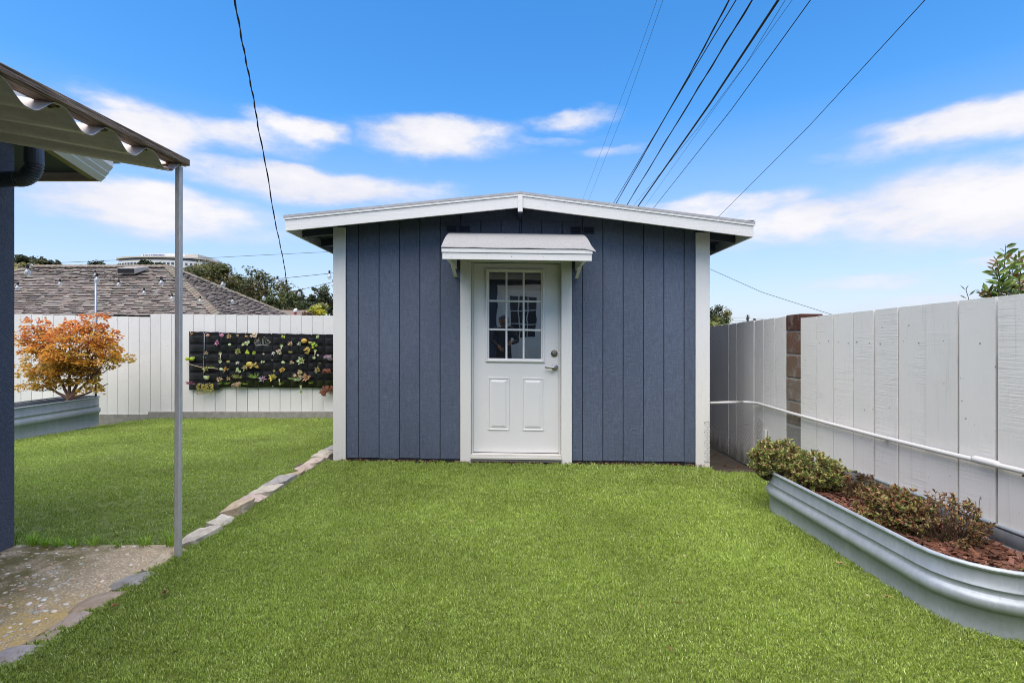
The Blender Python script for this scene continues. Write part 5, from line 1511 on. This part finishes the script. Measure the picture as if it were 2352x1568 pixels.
def course(face):
    for i in range(NC):
        t0, t1 = i / NC, (i + 1.12) / NC
        for side in (face,):
            pass
        if face == 'front':
            e0, e1 = Vector(A).lerp(Vector(RG0), t0), Vector(B_).lerp(Vector(RG1), t0); up = (Vector(RG1) - Vector(B_)); up = Vector((0, YR_ - YE, ZR - ZE)); nrm = Vector((0, -(ZR - ZE), YR_ - YE)).normalized(); w0 = .24
        else:
            e0, e1 = Vector(B_).lerp(Vector(RG1), t0), Vector(C_).lerp(Vector(RG1), t0); up = Vector((XRG - XE_, 0, ZR - ZE)); nrm = Vector((ZR - ZE, 0, -(XRG - XE_))).normalized(); w0 = .24
        ln = (e1 - e0).length; d = (e1 - e0).normalized(); s = 0
        while s < ln - .01:
            w = min(w0 * rng.uniform(.4, 1.0), ln - s)
            th = rng.choice((.018, .022, .032, .036)); lift = rng.uniform(-.008, .0)
            p = e0 + d * s + nrm * .004; q = e0 + d * (s + w - .004) + nrm * .004
            u0 = up * (lift if lift > 0 else rng.uniform(-.012, 0) / 1); u1 = up * ((t1 - t0))
            inset = (d * (XE_ - XRG) * 0)
            a, c = p + u0, q + u0
            tp, tq = a + u1, c + u1
            cc_ = vary(rng.choice(SH), .12); b.add([a + nrm * th, c + nrm * th, tq + nrm * .004, tp + nrm * .004, a, c], [(0, 1, 2, 3)], cc_); b.f += [(len(b.v) - 2, len(b.v) - 1, len(b.v) - 5, len(b.v) - 6)]; b.c.append((.055, .046, .042)); s += w  # butt faces coloured dark: the shadow line under each course is painted in
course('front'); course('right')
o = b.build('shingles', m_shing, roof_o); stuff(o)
def ridge(p0, p1, n, name='ridge_cap'):
    p0, p1 = Vector(p0), Vector(p1); b = MB(); d = (p1 - p0) / n; side = d.cross(Vector((0, 0, 1))).normalized() * .15
    for i in range(n):
        a, c = p0 + d * (i - .1), p0 + d * (i + 1.25); c0 = vary((.185, .16, .13), .15); z0, z1 = Vector((0, 0, .055)), Vector((0, 0, .035)); dn = Vector((0, 0, -.065))
        b.add([a - side + z0 + dn, a + z0 + Vector((0, 0, .02)), a + side + z0 + dn, c - side + z1 + dn, c + z1 + Vector((0, 0, .02)), c + side + z1 + dn, a - side + dn + z0 - Vector((0, 0, .03)), a + Vector((0, 0, .04)), a + side + dn + z0 - Vector((0, 0, .03))],
              [(0, 1, 4, 3), (1, 2, 5, 4), (6, 7, 1, 0), (7, 8, 2, 1)], c0)
    o = b.build(name, m_shing, roof_o); return o
ridge(B_, RG1, 26); ridge(RG0, RG1, 24); ridge(C_, RG1, 24); ridge(A, RG0, 20)
for (cx_, cy_, cz_, ang) in ((ox(0) * 0 + (305 - CX) / F_ * 15.4, 15.25, 3.2, 0), ((452 - CX) / F_ * 16.6, 17.0, 3.0, 1)):
    b = MB(); 
    if not ang: b.hexa([(cx_ - .27, cy_ - .12, cz_), (cx_ + .27, cy_ - .12, cz_), (cx_ + .33, cy_ + .35, cz_ + .2), (cx_ - .33, cy_ + .35, cz_ + .2), (cx_ - .27, cy_ - .12, cz_ + .17), (cx_ + .27, cy_ - .12, cz_ + .17), (cx_ + .33, cy_ + .35, cz_ + .27), (cx_ - .33, cy_ + .35, cz_ + .27)])
    else: b.hexa([(cx_ + .3, cy_ - .2, cz_ - .12), (cx_ + .3, cy_ + .3, cz_ - .12), (cx_ - .3, cy_ + .3, cz_ + .15), (cx_ - .3, cy_ - .2, cz_ + .15), (cx_ + .3, cy_ - .2, cz_ + .12), (cx_ + .3, cy_ + .3, cz_ + .12), (cx_ - .3, cy_ + .3, cz_ + .24), (cx_ - .3, cy_ - .2, cz_ + .24)])
    v = b.build('roof_vent', mat_plain('vent_metal', (.36, .34, .31), .6), roof_o)
b = MB(); cx_ = (305 - CX) / F_ * 15.4; b.box(cx_ - .25, cx_ + .25, 15.12, 15.128, 3.22, 3.35); b.build('vent_opening', m_dark, roof_o)
flue = thing('roof_flue', 'small red flue pipe with a white cap at the low end of the roof', 'flue', pt(679, 736, 17.0))
p0 = pt(679, 738, 17); p1 = pt(678, 718, 17)
b = MB(); b.tube([p0, p1], .045, 8); b.build('pipe', mat_plain('red_paint', (.28, .02, .015), .5), flue, True)
b = MB(); b.tube([p1, p1 + Vector((0, 0, .02)), p1 + Vector((.02, 0, .10)), p1 + Vector((.06, 0, .13))], [.05, .08, .06, .02], 8); b.build('cap', m_gutter, flue, True)
# low roofs beyond the rear fence at right
for (x0p, x1p, yt, yb_, Y, lab) in ((690, 770, 726, 760, 30, 'low grey roof beyond the rear fence next to the shed'), (520, 735, 712, 760, 36, 'brown low roof behind the red flue')):
    p = [pt(x0p, yb_, Y), pt(x1p, yb_, Y), pt(x1p - 8, yt, Y + 3), pt(x0p + 30, yt, Y + 3)]
    hroot = thing('far_house', lab, 'house', (p[0].x, Y, -.5), 'low houses beyond the rear fence')
    b = MB(); b.hexa([p[0], p[1], p[1] + Vector((0, 6, 0)), p[0] + Vector((0, 6, 0)), p[3] - Vector((0, 0, .0)), p[2], p[2] + Vector((0, .1, 0)), p[3] + Vector((0, .1, 0))]); b.build('roof', mat_plain('far_roof_' + lab[:3], (.12, .12, .125) if 'grey' in lab else (.16, .12, .10), .9, 0, 3, .4), hroot)
    b = MB(); b.box(p[0].x + .3, p[1].x - .3, Y + .3, Y + 5.5, -.5, p[0].z - .01); b.build('wall', m_wallnb, hroot)

# ------------------------------------------------------------------ trees
m_fol = mat_vcol('tree_leaf', .6, .3, .2, .25, 2.0)
m_bark = mat_plain('tree_bark', (.075, .06, .045), .9, 0, 3, .4)
def tree(label, px, pyt, pyb, wpx, Y, cols, seed, n=1500, leaf=None, shape='round', group='trees beyond the fences', trunk_to=None):
    r = random.Random(seed)
    top, bot = pt(px, pyt, Y), pt(px, pyb, Y); W = wpx / F_ * Y / 2; Hh = top.z - bot.z
    gz = trunk_to if trunk_to is not None else bot.z - Hh * .6
    name = {'round': 'tree', 'conifer': 'conifer_tree', 'flat': 'tree', 'bush': 'bush'}[shape]
    t = thing(name, label, 'bush' if shape == 'bush' else 'tree', (top.x, Y, gz), group)
    s_ = leaf or max(.08, 5.2 / F_ * Y)
    bl, bt = MB(), MB()
    bt.tube([(top.x, Y, gz), (top.x + W * .05, Y, bot.z), (top.x, Y, bot.z + Hh * .55)], [W * .09 + .05, W * .07 + .04, .03], 6)
    C = Vector((top.x, Y, (top.z + bot.z) / 2))
    clumps = []
    nc = 34 if shape != 'conifer' else 40
    for i in range(nc):
        while True:
            q = Vector((r.uniform(-1, 1), r.uniform(-1, 1), r.uniform(-1, 1)))
            if q.length > 1: continue
            if shape == 'flat' and q.z < -.2 and r.random() < .4: continue
            if shape == 'conifer' and math.hypot(q.x, q.y) > (1 - q.z) * .52 + .08: continue
            if q.length > .45 or r.random() < .3: break
        k = .80
        p = C + Vector((q.x * W * k, q.y * W * k, q.z * Hh / 2 * .86))
        clumps.append((p, (.30 if shape != 'conifer' else .2) * r.uniform(.7, 1.2), vary(r.choice(cols), .25)))
        if i % 3 == 0: bt.tube([(top.x, Y, bot.z + Hh * .2 * r.random()), C.lerp(p, .5), p], [W * .035 + .02, W * .02 + .015, .01], 4, False)
    for i in range(n):
        p, k, c = clumps[r.randrange(nc)]
        d = Vector((r.gauss(0, 1), r.gauss(0, 1), r.gauss(0, 1))); d = d.normalized() * (r.random() ** .45)
        z = d.z * .62 if shape in ('flat', 'conifer') else d.z
        w = p + Vector((d.x * W * k, d.y * W * k, z * min(W, Hh) * k))
        di = Vector((r.uniform(-1, 1), r.uniform(-1, 1), r.uniform(-.6, .5)))
        nn_ = (d * .8 + Vector((0, -.5, .5)) + Vector((r.uniform(-.6, .6), r.uniform(-.6, .6), r.uniform(-.3, .3))))
        bl.leaf(w, di, nn_, s_ * r.uniform(.7, 1.5), s_ * r.uniform(.5, .9), vary(c, .2), .1)
    bt.build('trunk', m_bark, t, True); bl.build('crown', m_fol, t)
    return t
OL = [(.07, .08, .018), (.10, .10, .024), (.05, .062, .016), (.13, .115, .03), (.085, .065, .022)]
DK = [(.042, .055, .022), (.06, .074, .028), (.03, .042, .018)]
MG = [(.06, .085, .022), (.09, .115, .03), (.045, .06, .02), (.12, .13, .045)]
tree('broad domed olive green tree right of the post above the roof', 492, 600, 690, 150, 55, OL, 11, 3400, shape='flat')
tree('tall open crowned tree between the domed tree and the service cable', 612, 606, 705, 130, 58, MG + OL, 12, 2600, shape='round')
tree('dark cypress like tree right of the service cable', 672, 652, 720, 60, 70, DK, 13, 1500, shape='flat')
tree('pointed dark conifer beyond the rear fence near the shed', 722, 645, 715, 48, 75, DK, 14, 1500, shape='conifer')
tree('dark full conifer against the shed corner trim', 760, 648, 728, 72, 72, DK + [(.05, .06, .03)], 15, 2200, shape='round')
tree('mid green tree below the service cable', 640, 670, 722, 70, 50, MG, 16, 1300)
tree('low dark green tree behind the pale shrub', 700, 690, 722, 50, 48, DK + MG[:1], 17, 1000)
tree('pale yellow green shrub in front of the dark conifers', 735, 696, 714, 40, 46, [(.24, .25, .08), (.18, .2, .06)], 18, 800, shape='bush')
tree('bright yellow bush just above the rear fence', 729, 705, 728, 40, 26, [(.42, .40, .03), (.36, .36, .04), (.28, .30, .03)], 19, 1000, shape='bush')
tree('mid green tree filling the gap between the domed and the tall tree', 556, 626, 700, 70, 62, MG + OL, 31, 1500)
tree('dark green tree below the cypress right of the service cable', 676, 668, 722, 54, 60, MG + DK, 32, 1300)
tree('bare reddish shrub beside the red flue', 708, 716, 732, 34, 25, [(.13, .07, .045), (.16, .10, .06)], 20, 350, shape='bush')
tree('dark pine on the olive hillside at the far left', 48, 586, 606, 56, 145, DK, 21, 900, shape='flat')
tree('rounded dark tree on the ridge left of the string light', 97, 592, 616, 46, 140, DK, 22, 1100, shape='flat')
tree('small dark conifer right of the rounded ridge tree', 134, 598, 618, 24, 140, DK, 23, 500, shape='conifer')
tree('scraggly dark pine above the roof ridge before the office building', 222, 596, 618, 34, 140, DK, 24, 420, shape='flat')
tree('dark tree standing in front of the office building', 335, 597, 618, 34, 150, DK, 25, 700, shape='flat')
tree('low dark bush beside the tree before the office building', 366, 605, 618, 22, 150, DK, 26, 400, shape='bush')
tree('yellowish hillside scrub at the far left', 70, 606, 622, 60, 120, [(.19, .16, .04), (.15, .14, .04)], 27, 500, shape='bush')
tree('dark green tree at the roof end under the office', 440, 612, 640, 50, 80, DK + MG[:1], 28, 900)
tree('dense green tree behind the right fence against the shed trim', 1638, 700, 760, 84, 42, [(.06, .085, .022), (.10, .115, .03), (.035, .05, .018), (.14, .14, .04)], 29, 2600, shape='round')
tree('yellow green bush below the dense tree behind the right fence', 1640, 738, 770, 70, 34, [(.22, .22, .06), (.16, .18, .05)], 30, 900, shape='bush')
def palm(label, px, pyt, pyc, pyb, wpx, Y, seed):
    r = random.Random(seed); c = pt(px, pyc, Y); t = thing('palm_tree', label, 'palm', (c.x, Y, -.5), 'palms beyond the right fence')
    b = MB(); b.tube([(c.x, Y, -.5), (c.x + .1, Y, c.z / 2), (c.x, Y, c.z)], [.30, .24, .22], 7); b.build('trunk', m_bark, t, True)
    b = MB(); L = wpx / F_ * Y / 2
    for i in range(26):
        a = r.uniform(0, 6.28); e = r.uniform(-.9, 1.2); d = Vector((math.cos(a) * math.cos(e), math.sin(a) * math.cos(e), math.sin(e)))
        m_ = c + d * L * .6; tip = c + d * L * 1.05 + Vector((0, 0, -L * .25)); sd_ = d.cross(Vector((0, 0, 1))).normalized() * L * .10
        b.add([c - sd_ * .3, c + sd_ * .3, m_ + sd_ * 1.6, m_ - sd_ * 1.6, tip], [(0, 1, 2, 3), (3, 2, 4)], vary((.04, .055, .02), .3))
    for i in range(14):
        a = r.uniform(0, 6.28); d = Vector((math.cos(a) * .35, math.sin(a) * .35, -1)); b.leaf(c, d, Vector((math.cos(a), math.sin(a), .2)), L * r.uniform(.7, 1.5), L * .22, vary((.10, .08, .04), .3))
    b.build('crown', m_fol, t)
palm('taller slim palm, left of the two above the right fence', 1717, 717, 727, 745, 15, 120, 1)
palm('shorter palm, right of the two above the right fence', 1733, 731, 737, 745, 17, 120, 2)

# glossy leaved shrub rising behind the right fence
def q4(x, y): return ((2200 + x / 9.8) * .98, (560 + y / 9.8) * .98)
YS = 3.05
def sp(x, y, dy=0.): a, c = q4(x, y); return pt(a, c, YS + dy)
lw_ = thing('leafy_shrub', 'glossy leaved shrub with bronze tips rising above the right fence', 'shrub', (sp(1700, 1500).x, YS, 0))
m_gloss = mat_vcol('glossy_leaf', .3, .5, .25, .15, 30)
r = random.Random(3); bt = MB()
stems = [((1380, 1500), (1400, 900), (1330, 440)), ((1400, 1500), (1500, 700), (1540, 180)), ((1550, 1300), (1650, 600), (1900, 420)), ((1800, 1500), (1880, 800), (1830, 320)), ((1300, 1500), (1380, 950), (1230, 640)),
         ((1600, 1600), (1700, 1000), (1700, 700)), ((1950, 1500), (2080, 900), (2150, 500)), ((1500, 1600), (1250, 1300), (1080, 1200)), ((2200, 1500), (2350, 1000), (2450, 700)), ((1750, 1600), (2000, 1250), (2150, 1000)), ((2400, 1600), (2600, 1000), (2700, 600)), ((1900, 1600), (1900, 1250), (1850, 950)), ((1600, 1700), (1620, 1350), (1600, 1080)), ((2050, 1600), (2000, 1200), (2020, 850)), ((1400, 1600), (1450, 1250), (1500, 1000))]
LC = [(.10, .17, .025), (.06, .11, .018), (.15, .23, .035), (.17, .12, .03), (.20, .10, .03), (.15, .16, .03), (.16, .25, .03)]
ux = sp(1010, 0) - sp(10, 0); kx = ux.x / 1000
protos = []
for st in stems:
    dy = r.uniform(-.10, .14)
    P = [sp(*q, dy) for q in st]; foot = Vector((P[0].x, YS + dy * .5, .25))
    bt.tube([foot, P[0], P[1], P[2]], [.006, .0035, .003, .0015], 5, False)
    for k in range(19):
        t = .12 + .88 * (k + .6) / 19
        p = P[0].lerp(P[1], t * 2) if t < .5 else P[1].lerp(P[2], t * 2 - 1)
        ax = (P[2] - P[1]).normalized()
        a = k * 2.4 + r.uniform(-.3, .3); sd_ = Matrix.Rotation(a, 3, ax) @ ax.orthogonal().normalized()
        d = (sd_ + ax * r.uniform(.35, .9)).normalized()
        ln = 205 * kx * r.uniform(.8, 1.25); w = ln * .44
        tip_red = t > .6 and r.random() < .5
        c = vary(r.choice(LC[3:6]) if tip_red else r.choice(LC[:3] + LC[6:]), .2)
        b = MB(); nrm = (Vector((r.uniform(-.5, .5), -1.0, r.uniform(0, .8))) + sd_ * -.2).normalized()
        s2 = d.cross(nrm).normalized(); up = s2.cross(d)
        v = [p, p + d * ln * .28 + s2 * w * .40, p + d * ln * .62 + s2 * w * .44, p + d * ln * 1.0 - up * ln * .06, p + d * ln * .62 - s2 * w * .44, p + d * ln * .28 - s2 * w * .40, p + d * ln * .3 - up * w * .14, p + d * ln * .64 - up * w * .12]
        b.add(v, [(0, 1, 6), (1, 2, 7, 6), (2, 3, 7), (3, 4, 7), (4, 5, 6, 7), (5, 0, 6)], c)
        b.build('leaf', m_gloss, lw_)
bt.build('stem', m_twig, lw_)
sprig = thing('leafy_sprig', 'thin willow like sprig poking above the right fence left of the shrub', 'sprig', (sp(680, 1500).x, YS - .1, .3))
b = MB(); b.tube([sp(720, 1700, -.1), sp(680, 1340, -.1), sp(630, 1180, -.1), sp(640, 1110, -.1)], .0022, 4); b.tube([sp(1050, 1500, -.1), sp(1000, 1240, -.1), sp(860, 1200, -.1)], .002, 4); b.build('stem', m_twig, sprig)
for (x0, y0, x1, y1) in ((625, 1180, 480, 1055), (640, 1130, 690, 1055), (640, 1365, 470, 1285), (690, 1300, 860, 1160), (990, 1230, 1000, 1070), (990, 1245, 820, 1225), (960, 1195, 850, 1165), (920, 1320, 1030, 1310)):
    p, e = sp(x0, y0, -.1), sp(x1, y1, -.1); b = MB(); d = e - p; b.leaf(p, d, Vector((.2, -1, .4)), d.length, d.length * .2, vary((.05, .08, .02)), .1); b.build('leaf', m_gloss, sprig)

# ------------------------------------------------------------------ the photographer, mirrored in the door glass
def skin(name, verts, edges, rads, m, parent, sub=2):
    me = bpy.data.meshes.new(name); org = ORG[parent.name]
    me.from_pydata([tuple(Vector(v) - org) for v in verts], edges, [])
    o = bpy.data.objects.new(name, me); COL.objects.link(o); o.parent = parent; me.materials.append(m)
    md = o.modifiers.new('skin', 'SKIN')
    for i, rr in enumerate(rads):
        me.skin_vertices[0].data[i].radius = rr if isinstance(rr, tuple) else (rr, rr)
    me.skin_vertices[0].data[0].use_root = True
    o.modifiers.new('sub', 'SUBSURF').levels = sub; o.modifiers['sub'].render_levels = sub
    ORG[o.name] = org
    return o
px_, py_ = -.17, -.40
person = thing('person', 'person in a dark jacket and blue cap mirrored in the shed door glass', 'person', (px_, py_, 0))
m_cloth = mat_plain('dark_clothing', (.016, .017, .021), .85, 0, 20, .3); m_skin = mat_plain('skin', (.30, .17, .11), .55, 0, 20, .1); m_cap = mat_plain('navy_cap', (.015, .022, .055), .8)
V = [(0, 0, .93), (0, 0, 1.12), (0, 0, 1.34), (0, 0, 1.47), (0, .0, 1.52),
     (-.17, 0, 1.44), (-.25, .02, 1.22), (-.12, .14, 1.08), (.17, 0, 1.44), (.28, .02, 1.20), (.16, .17, 1.15),
     (-.09, 0, .86), (-.11, .02, .48), (-.11, -.02, .10), (-.12, .10, .05), (.09, 0, .86), (.11, .02, .48), (.11, -.02, .10), (.12, .10, .05)]
E = [(0, 1), (1, 2), (2, 3), (3, 4), (3, 5), (5, 6), (6, 7), (3, 8), (8, 9), (9, 10), (0, 11), (11, 12), (12, 13), (13, 14), (0, 15), (15, 16), (16, 17), (17, 18)]
RD = [(.16, .12), (.15, .11), (.17, .12), (.12, .09), .06, .075, .055, .04, .075, .055, .04, .095, .065, .045, .04, .095, .065, .045, .04]
off = Vector((px_, py_, 0))
skin('body', [Vector(v) + off for v in V], E, RD, m_cloth, person)
b = MB(); hc = Vector((px_ + .0, py_ + .03, 1.625))
b.ico(hc, .105, 2, (.78, .95, 1.12)); b.ico(hc + Vector((0, .10, -.015)), .022, 1, (.7, 1, 1.2)); b.ico(hc + Vector((-.085, 0, -.01)), .026, 1, (.4, .8, 1.2)); b.ico(hc + Vector((.085, 0, -.01)), .026, 1, (.4, .8, 1.2))
b.tube([hc + Vector((0, -.02, -.16)), hc + Vector((0, -.01, -.08))], .055, 10); hd_ = b.build('head', m_skin, person, True)
b = MB()
for s_ in (-1, 1): b.ico(hc + Vector((s_ * .033, .088, .012)), .011, 1, (1.3, .6, .8))
b.box(hc.x - .028, hc.x + .028, hc.y + .085, hc.y + .095, hc.z - .062, hc.z - .052); b.build('face_features', m_dark, hd_)
b = MB(); n = 16; lo = []
for k in range(6):
    a = R(90) * k / 5; lo.append([hc + Vector((math.cos(t) * .092 * math.cos(a) , math.sin(t) * .108 * math.cos(a), .035 + .095 * math.sin(a) * 1.0)) for t in [2 * math.pi * q / n for q in range(n)]])
b.loft(lo, True, True, False)
b.loft([[hc + Vector((math.cos(R(30 + 120 * q / 8)) * .085, math.sin(R(30 + 120 * q / 8)) * .105, .04)) for q in range(9)], [hc + Vector((math.cos(R(30 + 120 * q / 8)) * .075, .08 + math.sin(R(30 + 120 * q / 8)) * .095, .028)) for q in range(9)]], False)
b.build('cap', m_cap, hd_, True)
for s_, w in ((-1, Vector((-.12, .14, 1.08))), (1, Vector((.16, .17, 1.15)))):
    w = w + off; dr = Vector((-s_ * .75, .55, -.1 if s_ > 0 else -.45)).normalized(); sd_ = dr.cross(Vector((0, 0, 1))).normalized(); up = sd_.cross(dr)
    V, E, RD = [w - dr * .01, w + dr * .075], [(0, 1)], [(.022, .028), (.020, .038)]
    for k, (o_, l) in enumerate(((-.028, .065), (-.010, .078), (.010, .074), (.028, .058))):
        i = len(V); base = w + dr * .08 + up * o_
        V += [base, base + dr * l * .5, base + dr * l * .85 - sd_ * l * .4 * s_]; E += [(1, i), (i, i + 1), (i + 1, i + 2)]; RD += [.009, .0085, .0075]
    i = len(V); V += [w + dr * .03 + up * .04, w + dr * .075 + up * .065]; E += [(0, i), (i, i + 1)]; RD += [.011, .009]
    skin('hand', V, E, RD, m_skin, person, 1)

# ------------------------------------------------------------------ fallen leaves and litter
m_dry = mat_vcol('dry_leaf', .8, .2, .1, .3, 60)
def dry_leaf(p, size, col, label, seed):
    r = random.Random(seed); b = MB(); P = Vector(p) + Vector((0, 0, .02))
    a = r.uniform(0, 6.28)
    for k in range(5):
        q = a + (k - 2) * .2; d = Vector((math.cos(q), math.sin(q), r.uniform(-.1, .45)))
        b.leaf(P, d, Vector((r.uniform(-.4, .4), r.uniform(-.4, .4), 1)), size * (1 - .2 * abs(k - 2)) * r.uniform(.5, 1), size * .28, vary(col, .25), .3)
    b.tube([P, P - Vector((math.cos(a), math.sin(a), -.1)) * size * .6], .0015, 3, False, vary(col))
    tag(b.build('dry_leaf', m_dry, None, False), label, 'leaf', 'fallen leaves on the turf')
BR = (.22, .12, .05); DB = (.10, .045, .025); TN = (.36, .25, .13)
for i, (px_, py_, sz_, col, lab) in enumerate(((378, 1368, .075, TN, 'curled tan dry leaf on the lawn below the metal post'), (1494, 1265, .03, DB, 'small brown leaf right of the lawn middle'), (1560, 1393, .028, BR, 'small leaf scrap in the right foreground lawn'), (1470, 1402, .024, TN, 'pale leaf scrap left of the foreground leaf scrap'),
       (1542, 1503, .03, BR, 'brown scrap near the bottom edge of the lawn'), (1215, 1278, .016, TN, 'tiny pale speck in the middle of the lawn'), (1305, 1084, .05, DB, 'dark dead leaf on the lawn right of the door'), (1118, 1062, .045, BR, 'dry leaf under the door threshold at left'), (1142, 1061, .04, TN, 'pale dry leaf under the door threshold'), (1180, 1062, .045, DB, 'brown leaf under the door threshold at the middle'),
       (1270, 1064, .04, BR, 'dry leaf under the door threshold at right'), (830, 1062, .05, DB, 'dead leaf at the shed foot by the left trim'), (1372, 1067, .05, DB, 'dead leaf at the shed foot right of the door casing'), (1420, 1068, .045, BR, 'second dead leaf at the shed foot right of the door'), (1692, 1078, .09, DB, 'brown curled leaf in the gap beside the shed'), (1660, 1074, .06, DB, 'small brown leaf beside the right corner trim'),
       (1935, 1303, .045, TN, 'pale leaf against the planter side'), (2040, 1380, .04, TN, 'dry leaf at the planter foot nearer the camera'), (255, 1404, .05, BR, 'brown scrap at the lawn edge near the stones'), (600, 1011, .05, TN, 'pale scrap on the lower lawn'))):
    Y = EYE * F_ / (py_ - CY); p = pt(px_, py_, Y)
    if p.x > -1.9: 
        for _ in range(3): Y = (EYE - g_up(p.x, p.y)) * F_ / (py_ - CY); p = pt(px_, py_, Y)
        if Y > 5.03 and p.x < 1.9: p = pt(px_, py_, 5.03); p.z = g_up(p.x, p.y) - .012
    else: 
        for _ in range(4): Y = (EYE - g_lo(p.x, p.y)) * F_ / (py_ - CY); p = pt(px_, py_, Y)
    dry_leaf(p, sz_, col, lab, i)
b = MB()
for i in range(420):
    x, y = rng.uniform(-1.7, 1.9), rng.uniform(5.0, 5.085)
    b.ico((x, y, g_up(x, y) + .012), rng.uniform(.003, .009), 0, (1.4, 1, .5), .2, vary(rng.choice((BR, DB, TN, (.05, .04, .03))), .3))
for i in range(160):
    x, y = rng.uniform(-7, 2.3), rng.uniform(2.2, 8.8)
    z = g_up(x, y) if x > -1.9 else g_lo(x, y)
    if (x > -1.9 and y > 4.8) or x < -y * .9: continue
    b.ico((x, y, z + .028), rng.uniform(.003, .006), 0, (1.6, 1, .5), .2, vary((.42, .36, .22), .3))
for i in range(260):
    x, y = rng.uniform(1.96, 2.48), rng.uniform(4.88, 6.2)
    b.ico((x, y, g_up(x, 4.9) - .04 - .05 * smooth01(4.87, 5.6, y)), rng.uniform(.004, .014), 0, (1.5, 1, .4), .2, vary(rng.choice((DB, (.06, .045, .03))), .3))
o = b.build('leaf_debris', m_dry); stuff(o); o['label'] = 'scattered dry leaf crumbs and specks on the turf and soil'
